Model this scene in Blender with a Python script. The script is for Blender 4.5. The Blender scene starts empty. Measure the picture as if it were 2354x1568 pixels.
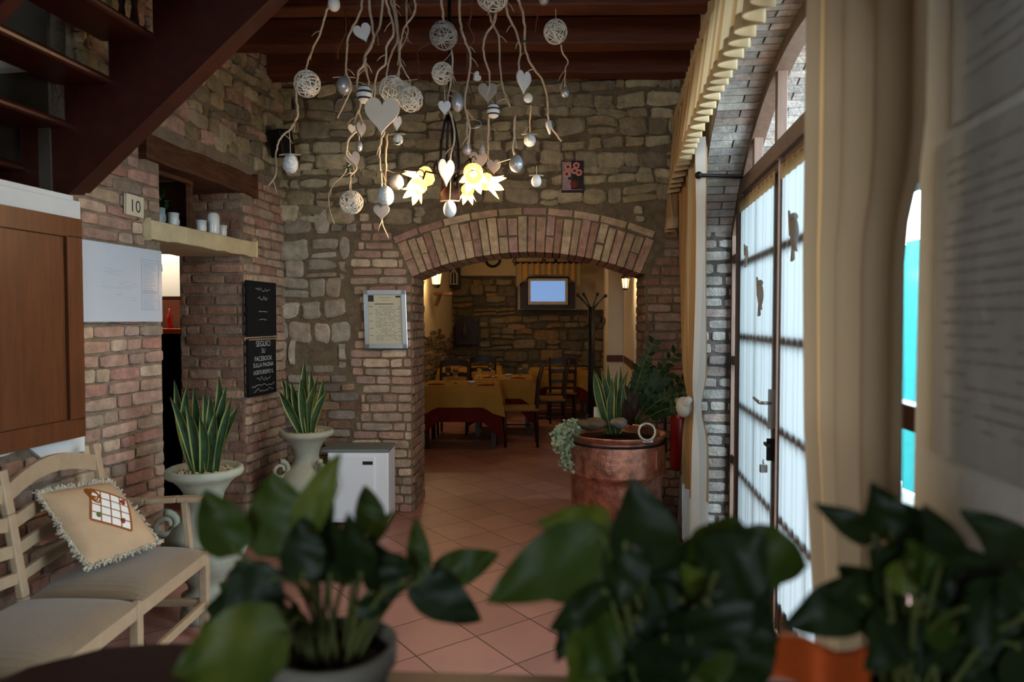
import bpy, math, random
from mathutils import Vector, Matrix
PI = math.pi
S = bpy.context.scene
COL = S.collection
random.seed(7)
rnd = random.uniform

# ------------------------------------------------------------------ camera
F, CX, CY = 1569.0, 1177.0, 784.0
PITCH = math.atan(49.0 / F)
CAMZ = 1.55
cam = bpy.data.cameras.new('camera')
cam.sensor_width = 36.0
cam.lens = 36.0 * F / 2354.0
cam.clip_start = 0.02
cam.dof.use_dof = True
cam.dof.focus_distance = 5.0
cam.dof.aperture_fstop = 2.0
camo = bpy.data.objects.new('camera', cam)
camo.location = (0, 0, CAMZ)
camo.rotation_euler = (PI / 2 - PITCH, 0, 0)
COL.objects.link(camo)
S.camera = camo

def P(px, py, Y):
    a = (px - CX) / F; b = (CY - py) / F
    d = Vector((a, math.cos(PITCH) + b * math.sin(PITCH), -math.sin(PITCH) + b * math.cos(PITCH)))
    return Vector((0, 0, CAMZ)) + d * (Y / d.y)

# ------------------------------------------------------------------ world, light, exposure
w = bpy.data.worlds.new('world'); S.world = w; w.use_nodes = True
bg = w.node_tree.nodes['Background']
bg.inputs[0].default_value = (0.70, 0.86, 1.0, 1); bg.inputs[1].default_value = 15.0
S.view_settings.view_transform = 'Standard'
S.view_settings.look = 'None'
S.view_settings.gamma = 1.0
S.view_settings.exposure = 0.22
S.cycles.use_denoising = True
S.cycles.adaptive_threshold = 0.04
S.cycles.max_bounces = 7
S.cycles.diffuse_bounces = 4
S.cycles.glossy_bounces = 3
S.cycles.transmission_bounces = 4
S.cycles.transparent_max_bounces = 10
S.cycles.sample_clamp_indirect = 6
S.cycles.caustics_reflective = False
S.cycles.caustics_refractive = False

KR = 0.142                     # the room's depth direction, dx per dy
UN = Vector((KR, 1, 0)).normalized()          # along the side walls, away from the camera
NR = Vector((UN.y, -UN.x, 0))                 # from the left wall into the room
UL = UN.y
XL, XR, XD = -2.63, 0.60, 0.85

def L(Y, z=0, off=0):          # a point on the left wall's face
    return Vector((XL + KR * Y, Y, z)) + NR * off
def R(Y, z=0, off=0, x0=XR):   # a point on the right wall's face; off = into the room
    return Vector((x0 + KR * Y, Y, z)) - NR * off
def Bk(x, z=0, off=0):         # a point on the back wall's face
    return Vector((x, 5.42 - 0.052 * x - off, z))

def portal(name, center, direction, sx, sy):
    l = bpy.data.lights.new(name, 'AREA'); l.shape = 'RECTANGLE'; l.size = sx; l.size_y = sy
    l.cycles.is_portal = True
    o = bpy.data.objects.new(name, l); COL.objects.link(o); o.location = center
    o.rotation_euler = Vector(direction).to_track_quat('-Z', 'Y').to_euler()
portal('sky_portal_door', R(3.0, 1.5, -0.75), -NR, 3.5, 3.0)
portal('sky_portal_rear', (-0.9, -3.1, 1.95), (0, 1, 0), 1.4, 1.3)

# ------------------------------------------------------------------ colours and materials
def C(h):
    h = h.lstrip('#'); v = [int(h[i:i + 2], 16) / 255 for i in (0, 2, 4)]
    return tuple((x / 12.92 if x <= 0.04045 else ((x + 0.055) / 1.055) ** 2.4) for x in v)
MATS = {}
def mat(name, col, rough=0.6, metal=0.0, spec=0.5, noise=0.0, nscale=8.0, bump=0.0, bscale=40.0,
        emit=None, estr=0.0, trans=0.0, attr=False, stretch=(1, 1, 1), col2=None, sheen=0.0):
    m = bpy.data.materials.new(name); m.use_nodes = True; MATS[name] = m
    nt = m.node_tree; N = nt.nodes; K = nt.links
    b = N['Principled BSDF']
    col = C(col) if isinstance(col, str) else col
    b.inputs['Base Color'].default_value = (*col, 1)
    b.inputs['Roughness'].default_value = rough
    b.inputs['Metallic'].default_value = metal
    b.inputs['Specular IOR Level'].default_value = spec
    if trans: b.inputs['Transmission Weight'].default_value = trans
    if emit is not None:
        b.inputs['Emission Color'].default_value = (*C(emit), 1); b.inputs['Emission Strength'].default_value = estr
    if sheen: b.inputs['Sheen Weight'].default_value = sheen
    tc = N.new('ShaderNodeTexCoord'); mp = N.new('ShaderNodeMapping'); mp.inputs['Scale'].default_value = stretch
    K.new(tc.outputs['Object'], mp.inputs[0])
    src = None
    if attr:
        a = N.new('ShaderNodeAttribute'); a.attribute_name = 'Col'; src = a.outputs['Color']
    if noise or col2:
        n = N.new('ShaderNodeTexNoise'); n.inputs['Scale'].default_value = nscale; n.inputs['Detail'].default_value = 5
        n.inputs['Roughness'].default_value = 0.65
        K.new(mp.outputs[0], n.inputs['Vector'])
        r = N.new('ShaderNodeValToRGB'); r.color_ramp.elements[0].position = 0.32; r.color_ramp.elements[1].position = 0.68
        if col2:
            c2 = C(col2) if isinstance(col2, str) else col2
            r.color_ramp.elements[0].color = (*col, 1); r.color_ramp.elements[1].color = (*c2, 1)
            K.new(n.outputs[0], r.inputs[0]); K.new(r.outputs[0], b.inputs['Base Color'])
        else:
            r.color_ramp.elements[0].color = (1 - noise,) * 3 + (1,); r.color_ramp.elements[1].color = (1 + noise * 0.5,) * 3 + (1,)
            K.new(n.outputs[0], r.inputs[0])
            x = N.new('ShaderNodeMix'); x.data_type = 'RGBA'; x.blend_type = 'MULTIPLY'; x.inputs[0].default_value = 1
            if src: K.new(src, x.inputs[6])
            else: x.inputs[6].default_value = (*col, 1)
            K.new(r.outputs[0], x.inputs[7]); K.new(x.outputs[2], b.inputs['Base Color'])
    elif src: K.new(src, b.inputs['Base Color'])
    if bump:
        n2 = N.new('ShaderNodeTexNoise'); n2.inputs['Scale'].default_value = bscale; n2.inputs['Detail'].default_value = 6
        K.new(mp.outputs[0], n2.inputs['Vector'])
        bp = N.new('ShaderNodeBump'); bp.inputs['Strength'].default_value = bump; bp.inputs['Distance'].default_value = 0.01
        K.new(n2.outputs[0], bp.inputs['Height']); K.new(bp.outputs[0], b.inputs['Normal'])
    return m

mat('masonry', '#8a7a68', 0.85, spec=0.2, noise=0.36, nscale=14, bump=0.9, bscale=55, attr=True)
mat('plaster_white', '#cfd0cc', 0.85, spec=0.2, noise=0.06, nscale=4, bump=0.15)
mat('plaster_cream', '#e0d9cb', 0.85, spec=0.2, noise=0.08, nscale=3, bump=0.2)
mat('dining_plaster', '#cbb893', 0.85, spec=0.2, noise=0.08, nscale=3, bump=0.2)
mat('column_plaster', '#ebdfc8', 0.85, spec=0.2)
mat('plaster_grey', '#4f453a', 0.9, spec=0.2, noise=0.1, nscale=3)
mat('limestone', '#cdbd94', 0.85, spec=0.2, noise=0.16, nscale=9, bump=0.5, bscale=30)
mat('old_oak', '#5b3a24', 0.8, spec=0.25, noise=0.45, nscale=6, bump=0.8, bscale=12, stretch=(1, 1, 6))
mat('beam_wood', '#5c2f1b', 0.55, spec=0.3, noise=0.4, nscale=5, bump=0.3, stretch=(0.6, 8, 8))
mat('plank_wood', '#40241a', 0.6, spec=0.3, noise=0.4, nscale=5, bump=0.2, stretch=(6, 0.6, 6))
mat('stair_wood', '#3a160b', 0.35, spec=0.45, noise=0.35, nscale=5, stretch=(3, 3, 3))
mat('stair_dark', '#32110a', 0.45, spec=0.3, noise=0.3, nscale=5)
mat('shutter_wood', '#5f3519', 0.42, spec=0.4, noise=0.3, nscale=5, stretch=(8, 8, 0.7))
mat('frame_wood', '#6c5546', 0.5, spec=0.4, noise=0.25, nscale=6, stretch=(6, 6, 0.8))
mat('walnut', '#2f170c', 0.45, spec=0.4, noise=0.3, nscale=8)
mat('rush', '#8b6c3d', 0.8, spec=0.2, noise=0.3, nscale=40)
mat('bench_paint', '#a58d70', 0.5, spec=0.35, noise=0.12, nscale=6, stretch=(3, 3, 3))
mat('seat_fabric', '#7c684e', 0.95, spec=0.15, noise=0.1, nscale=6, bump=0.3, bscale=200, sheen=0.3)
mat('pillow_fabric', '#b99a78', 0.95, spec=0.1, noise=0.08, nscale=10, bump=0.3, bscale=220)
mat('fringe', '#bcb29c', 0.95, spec=0.1, noise=0.15, nscale=60)
mat('embroidery_white', '#e8e3d6', 0.9, spec=0.1)
mat('embroidery_brown', '#8f4e1d', 0.9, spec=0.1)
mat('embroidery_red', '#8e3b32', 0.9, spec=0.1)
mat('embroidery_green', '#6d6b3c', 0.9, spec=0.1)
mat('urn_stone', '#9b9b88', 0.8, spec=0.25, noise=0.14, nscale=7, bump=0.35, bscale=25)
mat('pebble', '#c9b593', 0.8, spec=0.3, noise=0.5, nscale=60)
mat('soil', '#21150e', 0.95, spec=0.1, noise=0.5, nscale=50, bump=0.8)
mat('metal_white', '#dfe3e6', 0.35, spec=0.5)
mat('plastic_grey', '#6e7472', 0.5, spec=0.4)
mat('matte_black', '#060606', 1.0, spec=0.05)
mat('black_plastic', '#0c0c0d', 0.5, spec=0.4)
mat('iron', '#14110f', 0.5, metal=0.6, spec=0.5)
mat('aluminium', '#b9bab6', 0.28, metal=0.9, spec=0.5)
mat('paper_cream', '#c3bea4', 0.8, spec=0.2, noise=0.04)
mat('paper_white', '#cfd3d4', 0.5, spec=0.5)
mat('ink', '#3a3d3c', 0.8, spec=0.1)
mat('ink_notice', '#8b867e', 0.3, spec=0.5)
mat('ink_faint', '#83857f', 0.8, spec=0.1)
mat('ink_blue', '#7f93ad', 0.8, spec=0.1)
mat('chalk_black', '#0f1112', 0.75, spec=0.3)
mat('chalk', '#b9bfc0', 0.9, spec=0.1)
mat('tile_cream', '#cfc4aa', 0.4, spec=0.4, noise=0.06)
mat('porcelain', '#d3d6d2', 0.25, spec=0.5)
mat('porcelain_blue', '#8fa9a8', 0.3, spec=0.5)
mat('copper', '#c98a72', 0.40, metal=0.8, spec=0.5, bump=0.9, bscale=16, col2='#7a5548', nscale=16)
mat('brass', '#b59b6a', 0.3, metal=0.9)
mat('ring_metal', '#a9a797', 0.35, metal=0.7)
mat('stone_grey', '#7d756a', 0.9, spec=0.2, noise=0.4, nscale=20, bump=1.0, bscale=40)
mat('driftwood', '#5d5142', 0.9, spec=0.2, noise=0.4, nscale=15, bump=0.8)
mat('willow', '#b5a186', 0.75, spec=0.25, noise=0.25, nscale=25)
mat('willow_dark', '#6a4632', 0.8, spec=0.25, noise=0.25, nscale=25)
mat('twig_white', '#d2cec1', 0.8, spec=0.2, noise=0.15, nscale=50)
mat('twig_grey', '#98958f', 0.8, spec=0.2, noise=0.15, nscale=50)
mat('felt_white', '#cdcbc7', 0.85, spec=0.2, noise=0.1, nscale=20)
mat('felt_grey', '#9a938a', 0.85, spec=0.2, noise=0.1, nscale=20)
mat('heart_cream', '#c6b9a6', 0.8, spec=0.2, noise=0.08, nscale=12)
mat('egg_white', '#d8d8d2', 0.5, spec=0.4, noise=0.08, nscale=20)
mat('egg_speckle', '#cfd2cf', 0.5, spec=0.4, noise=0.5, nscale=70)
mat('stripe_black', '#26211e', 0.6, spec=0.3)
mat('silver', '#a9aeb0', 0.33, metal=0.5)
mat('cord', '#b9ab90', 0.9, spec=0.1)
mat('ribbon_green', '#23402a', 0.6, spec=0.3)
mat('curtain_ochre', '#c79a58', 0.85, spec=0.15, noise=0.08, nscale=20)
mat('cloth_yellow', '#a07a38', 0.9, spec=0.1, noise=0.06)
mat('cloth_red', '#5c1c14', 0.9, spec=0.1, noise=0.08)
mat('napkin', '#6b2417', 0.9, spec=0.1)
mat('counter_wood', '#2c0f09', 0.45, spec=0.3, noise=0.3, nscale=4, stretch=(0.7, 6, 6))
mat('clay_grey', '#6f675c', 0.7, spec=0.3, noise=0.15, nscale=12)
mat('orange_wrap', '#c4501c', 0.5, spec=0.4, noise=0.15, nscale=10)
mat('turquoise', '#35b8c6', 0.7, spec=0.3, noise=0.05)
mat('red_paint', '#8d120e', 0.35, spec=0.5)
mat('flower_pink', '#c98d80', 0.8, spec=0.2)
mat('flower_core', '#7a2d25', 0.8, spec=0.2)
mat('picture_dark', '#33252a', 0.7, spec=0.2, noise=0.3, nscale=15)
mat('picture_pale', '#a08a8c', 0.7, spec=0.2, noise=0.3, nscale=15)
mat('screen', '#20262c', 0.3, emit='#8fb6f0', estr=0.6)
mat('stem_green', '#4c4f22', 0.6, spec=0.3, noise=0.2)
mat('gravel', '#a9a9a4', 0.95, spec=0.1, noise=0.2, nscale=8)
mat('kitchen_white', '#d9d6cf', 0.6, spec=0.3)
mat('lantern_glass', '#ffdf9a', 0.4, emit='#ffc878', estr=2.0)
mat('bulb', '#fff1d0', 0.4, emit='#ffe6b0', estr=10.0)

def leafmat(name, c1, c2, scale=9, rough=0.5, tr='#4b5f14', trs=0.15):
    m = mat(name, c1, rough, spec=0.22, col2=c2, nscale=scale)
    nt = m.node_tree; N = nt.nodes; K = nt.links
    t = N.new('ShaderNodeBsdfTranslucent'); t.inputs[0].default_value = (*C(tr), 1)
    x = N.new('ShaderNodeMixShader'); x.inputs[0].default_value = trs
    K.new(N['Principled BSDF'].outputs[0], x.inputs[1]); K.new(t.outputs[0], x.inputs[2])
    K.new(x.outputs[0], N['Material Output'].inputs[0]); return m
leafmat('pothos', '#26340c', '#36460f', 7)
leafmat('pothos_gold', '#33430f', '#5e6220', 14)
leafmat('pothos_dark', '#101a07', '#1b2809', 8, trs=0.06)
leafmat('snake_leaf', '#1d3222', '#39532f', 20, trs=0.05)
leafmat('snake_edge', '#9a9b52', '#8a9048', 20, trs=0.1)
leafmat('zz_leaf', '#1a2c17', '#27421d', 15, trs=0.08)
leafmat('croton', '#3a1c20', '#1e241a', 10, trs=0.05)
leafmat('ivy', '#6f7e5c', '#93a084', 25, trs=0.1)

def sheermat(name, col, see=0.25, tl=0.6):
    m = mat(name, col, 0.9, spec=0.1)
    nt = m.node_tree; N = nt.nodes; K = nt.links
    t = N.new('ShaderNodeBsdfTranslucent'); t.inputs[0].default_value = (*C(col), 1)
    x = N.new('ShaderNodeMixShader'); x.inputs[0].default_value = tl
    K.new(N['Principled BSDF'].outputs[0], x.inputs[1]); K.new(t.outputs[0], x.inputs[2])
    o = x
    if see:
        tp = N.new('ShaderNodeBsdfTransparent'); y = N.new('ShaderNodeMixShader'); y.inputs[0].default_value = see
        K.new(x.outputs[0], y.inputs[1]); K.new(tp.outputs[0], y.inputs[2]); o = y
    K.new(o.outputs[0], N['Material Output'].inputs[0]); return m
sheermat('sheer', '#818584', 0.01, 0.6)
sheermat('curtain_cream', '#bda983', 0.0, 0.3)
sheermat('curtain_gold', '#ab8558', 0.0, 0.28)
sheermat('curtain_taupe', '#8c7458', 0.0, 0.2)
sheermat('curtain_white', '#dfdcd3', 0.0, 0.45)

def tulipmat():
    m = mat('tulip_glass', '#e8a04a', 0.3, emit='#ff9a30', estr=0.35)
    nt = m.node_tree; N = nt.nodes; K = nt.links; b = N['Principled BSDF']
    t = N.new('ShaderNodeBsdfTranslucent'); t.inputs[0].default_value = (0.9, 0.62, 0.34, 1)
    x = N.new('ShaderNodeMixShader'); x.inputs[0].default_value = 0.22
    K.new(b.outputs[0], x.inputs[1]); K.new(t.outputs[0], x.inputs[2]); K.new(x.outputs[0], N['Material Output'].inputs[0])
tulipmat()

def glassmat():
    m = bpy.data.materials.new('window_glass'); m.use_nodes = True; MATS['glass'] = m
    nt = m.node_tree; N = nt.nodes; K = nt.links; N.remove(N['Principled BSDF'])
    t = N.new('ShaderNodeBsdfTransparent'); g = N.new('ShaderNodeBsdfGlossy'); g.inputs['Roughness'].default_value = 0.05
    g.inputs[0].default_value = (0.8, 0.8, 0.8, 1)
    x = N.new('ShaderNodeMixShader')
    x.inputs[0].default_value = 0.10; K.new(t.outputs[0], x.inputs[1]); K.new(g.outputs[0], x.inputs[2])
    K.new(x.outputs[0], N['Material Output'].inputs[0])
glassmat()

def acrylicmat():
    m = mat('acrylic_board', '#b5bec6', 0.07, spec=0.9)
mat('acrylic_board', '#bfc8d0', 0.08, spec=0.8)
mat('poster_paper', '#bdb9b0', 0.09, spec=0.6, noise=0.1, nscale=6)

def floormat():
    m = bpy.data.materials.new('terracotta_tiles'); m.use_nodes = True; MATS['floor'] = m
    nt = m.node_tree; N = nt.nodes; K = nt.links; b = N['Principled BSDF']
    tc = N.new('ShaderNodeTexCoord'); mp = N.new('ShaderNodeMapping')
    mp.inputs['Rotation'].default_value = (0, 0, math.radians(-36.2 - 90)); mp.inputs['Location'].default_value = (0.01, 0.0, 0)
    K.new(tc.outputs['Object'], mp.inputs[0])
    br = N.new('ShaderNodeTexBrick'); br.offset = 0; br.squash = 1; br.inputs['Scale'].default_value = 1
    br.inputs['Brick Width'].default_value = 0.33; br.inputs['Row Height'].default_value = 0.33
    br.inputs['Mortar Size'].default_value = 0.004; br.inputs['Mortar Smooth'].default_value = 0.3
    br.inputs['Color1'].default_value = (*C('#ad7c6e'), 1); br.inputs['Color2'].default_value = (*C('#9c6e62'), 1)
    br.inputs['Mortar'].default_value = (*C('#4c362e'), 1)
    K.new(mp.outputs[0], br.inputs['Vector'])
    n = N.new('ShaderNodeTexNoise'); n.inputs['Scale'].default_value = 5; n.inputs['Detail'].default_value = 5
    K.new(tc.outputs['Object'], n.inputs['Vector'])
    r = N.new('ShaderNodeValToRGB'); r.color_ramp.elements[0].color = (0.78,) * 3 + (1,); r.color_ramp.elements[1].color = (1.12,) * 3 + (1,)
    K.new(n.outputs[0], r.inputs[0])
    x = N.new('ShaderNodeMix'); x.data_type = 'RGBA'; x.blend_type = 'MULTIPLY'; x.inputs[0].default_value = 1
    K.new(br.outputs[0], x.inputs[6]); K.new(r.outputs[0], x.inputs[7]); K.new(x.outputs[2], b.inputs['Base Color'])
    b.inputs['Roughness'].default_value = 0.42
    bp = N.new('ShaderNodeBump'); bp.invert = True; bp.inputs['Strength'].default_value = 0.5; bp.inputs['Distance'].default_value = 0.004
    K.new(br.outputs['Fac'], bp.inputs['Height']); K.new(bp.outputs[0], b.inputs['Normal'])
floormat()

# ------------------------------------------------------------------ mesh helpers
def frame_from(d):
    d = Vector(d).normalized(); a = Vector((0, 0, 1)) if abs(d.z) < 0.9 else Vector((1, 0, 0))
    x = d.cross(a).normalized(); return x, d.cross(x).normalized(), d

class MB:
    def __init__(s): s.v = []; s.f = []; s.c = []; s.mi = []; s.cur = 0
    def add(s, vs, fs, col=None):
        n = len(s.v); s.v.extend([Vector(p) for p in vs])
        for f in fs: s.f.append([n + i for i in f]); s.c.append(col); s.mi.append(s.cur)
        return s
    def box(s, a, b, M=None):
        x0, y0, z0 = a; x1, y1, z1 = b
        vs = [(x0, y0, z0), (x1, y0, z0), (x1, y1, z0), (x0, y1, z0), (x0, y0, z1), (x1, y0, z1), (x1, y1, z1), (x0, y1, z1)]
        if M is not None: vs = [M @ Vector(p) for p in vs]
        return s.add(vs, [(0, 3, 2, 1), (4, 5, 6, 7), (0, 1, 5, 4), (1, 2, 6, 5), (2, 3, 7, 6), (3, 0, 4, 7)])
    def bar(s, p, q, wx, wy, up=(0, 0, 1)):
        p, q = Vector(p), Vector(q); d = (q - p).normalized(); u = Vector(up)
        x = d.cross(u)
        x = x.normalized() if x.length > 1e-4 else frame_from(d)[0]
        y = x.cross(d).normalized(); vs = []
        for c in (p, q):
            for sx, sy in ((-1, -1), (1, -1), (1, 1), (-1, 1)): vs.append(c + x * wx / 2 * sx + y * wy / 2 * sy)
        return s.add(vs, [(0, 3, 2, 1), (4, 5, 6, 7), (0, 1, 5, 4), (1, 2, 6, 5), (2, 3, 7, 6), (3, 0, 4, 7)])
    def tube(s, pts, r, n=6, closed=False):
        pts = [Vector(p) for p in pts]; m = len(pts)
        rs = r if isinstance(r, (list, tuple)) else [r] * m
        vs = []; px = None
        for i, p in enumerate(pts):
            if closed: d = pts[(i + 1) % m] - pts[i - 1]
            else: d = pts[min(i + 1, m - 1)] - pts[max(i - 1, 0)]
            if d.length < 1e-7: d = Vector((0, 0, 1))
            d.normalize()
            if px is None: x = frame_from(d)[0]
            else:
                x = px - d * px.dot(d)
                x = x.normalized() if x.length > 1e-5 else frame_from(d)[0]
            px = x; y = d.cross(x)
            for k in range(n):
                a = 2 * PI * k / n; vs.append(p + (x * math.cos(a) + y * math.sin(a)) * rs[i])
        fs = []
        for i in range(m if closed else m - 1):
            j = (i + 1) % m
            for k in range(n):
                l = (k + 1) % n; fs.append((i * n + k, i * n + l, j * n + l, j * n + k))
        if not closed: fs.append(tuple(reversed(range(n)))); fs.append(tuple(range((m - 1) * n, m * n)))
        return s.add(vs, fs)
    def lathe(s, prof, c=(0, 0, 0), n=24, axis=None, petals=None):
        c = Vector(c); X, Y, Z = (Vector((1, 0, 0)), Vector((0, 1, 0)), Vector((0, 0, 1))) if axis is None else frame_from(axis)
        vs = []
        for i, (r, z) in enumerate(prof):
            for k in range(n):
                a = 2 * PI * k / n; rr, zz = (r, z) if petals is None else petals(i, k, r, z)
                vs.append(c + (X * math.cos(a) + Y * math.sin(a)) * rr + Z * zz)
        fs = []
        for i in range(len(prof) - 1):
            for k in range(n):
                l = (k + 1) % n; fs.append((i * n + k, i * n + l, (i + 1) * n + l, (i + 1) * n + k))
        if petals is None:
            if prof[0][0] > 1e-4: fs.append(tuple(reversed(range(n))))
            if prof[-1][0] > 1e-4: fs.append(tuple(range((len(prof) - 1) * n, len(prof) * n)))
        return s.add(vs, fs)
    def ball(s, c, r, sz=(1, 1, 1), n=12, m=8):
        prof = [(max(1e-5, r * math.sin(PI * i / m)), -r * math.cos(PI * i / m)) for i in range(m + 1)]
        k0 = len(s.v); s.lathe(prof, (0, 0, 0), n); c = Vector(c)
        for i in range(k0, len(s.v)): v = s.v[i]; s.v[i] = Vector((v.x * sz[0], v.y * sz[1], v.z * sz[2])) + c
        return s
    def prism(s, poly, ex, O, U, V, N):    # 2-D outline in the U,V plane, thickness ex along N
        O, U, V, N = Vector(O), Vector(U), Vector(V), Vector(N); n = len(poly)
        vs = [O + U * a + V * b for a, b in poly] + [O + U * a + V * b + N * ex for a, b in poly]
        fs = [tuple(range(n)), tuple(reversed(range(n, 2 * n)))] + [(i, (i + 1) % n, n + (i + 1) % n, n + i) for i in range(n)]
        return s.add(vs, fs)
    def grid(s, fn, nu, nv):
        vs = [fn(i / nu, j / nv) for i in range(nu + 1) for j in range(nv + 1)]
        fs = [(i * (nv + 1) + j, (i + 1) * (nv + 1) + j, (i + 1) * (nv + 1) + j + 1, i * (nv + 1) + j + 1) for i in range(nu) for j in range(nv)]
        return s.add(vs, fs)
    def build(s, name, m, parent=None, smooth=False, bevel=0.0, thick=0.0, sub=0):
        org = Vector((0, 0, 0))
        if parent is not None:
            p = parent
            while p is not None: org += p.location; p = p.parent
        elif s.v:
            lo = [min(v[i] for v in s.v) for i in range(3)]; hi = [max(v[i] for v in s.v) for i in range(3)]
            org = Vector(((lo[0] + hi[0]) / 2, (lo[1] + hi[1]) / 2, lo[2]))
        me = bpy.data.meshes.new(name)
        me.from_pydata([tuple(v - org) for v in s.v], [], s.f)
        ms = m if isinstance(m, (list, tuple)) else [m]
        for q in ms: me.materials.append(MATS[q])
        if len(ms) > 1: me.polygons.foreach_set('material_index', s.mi)
        if any(c is not None for c in s.c):
            ca = me.color_attributes.new('Col', 'FLOAT_COLOR', 'CORNER'); buf = []
            for f, c in zip(s.f, s.c):
                cc = (*(c or (0.3, 0.3, 0.3)), 1.0); buf.extend(cc * len(f))
            ca.data.foreach_set('color', buf)
        if smooth: me.polygons.foreach_set('use_smooth', [True] * len(s.f))
        o = bpy.data.objects.new(name, me); COL.objects.link(o)
        if parent is not None: o.parent = parent
        else: o.location = org
        if thick:
            d = o.modifiers.new('solid', 'SOLIDIFY'); d.thickness = thick; d.offset = 0
        if bevel:
            d = o.modifiers.new('bevel', 'BEVEL'); d.width = bevel; d.segments = 2; d.limit_method = 'ANGLE'
        if sub:
            d = o.modifiers.new('sub', 'SUBSURF'); d.levels = sub; d.render_levels = sub
        return o

def tag(o, label, cat, group=None, kind=None):
    o['label'] = label; o['category'] = cat
    if group: o['group'] = group
    if kind: o['kind'] = kind
    return o
def thing(name, label, cat, loc=(0, 0, 0), group=None, rz=0):
    o = bpy.data.objects.new(name, None); COL.objects.link(o); o.location = loc; o.rotation_euler = (0, 0, rz)
    o.empty_display_size = 0.1
    return tag(o, label, cat, group)
def struct(o): o['kind'] = 'structure'; return o
def copy_tree(o, parent=None):
    c = o.copy(); COL.objects.link(c)
    if parent is not None: c.parent = parent
    for ch in [x for x in COL.objects if x.parent == o]: copy_tree(ch, c)
    return c

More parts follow.
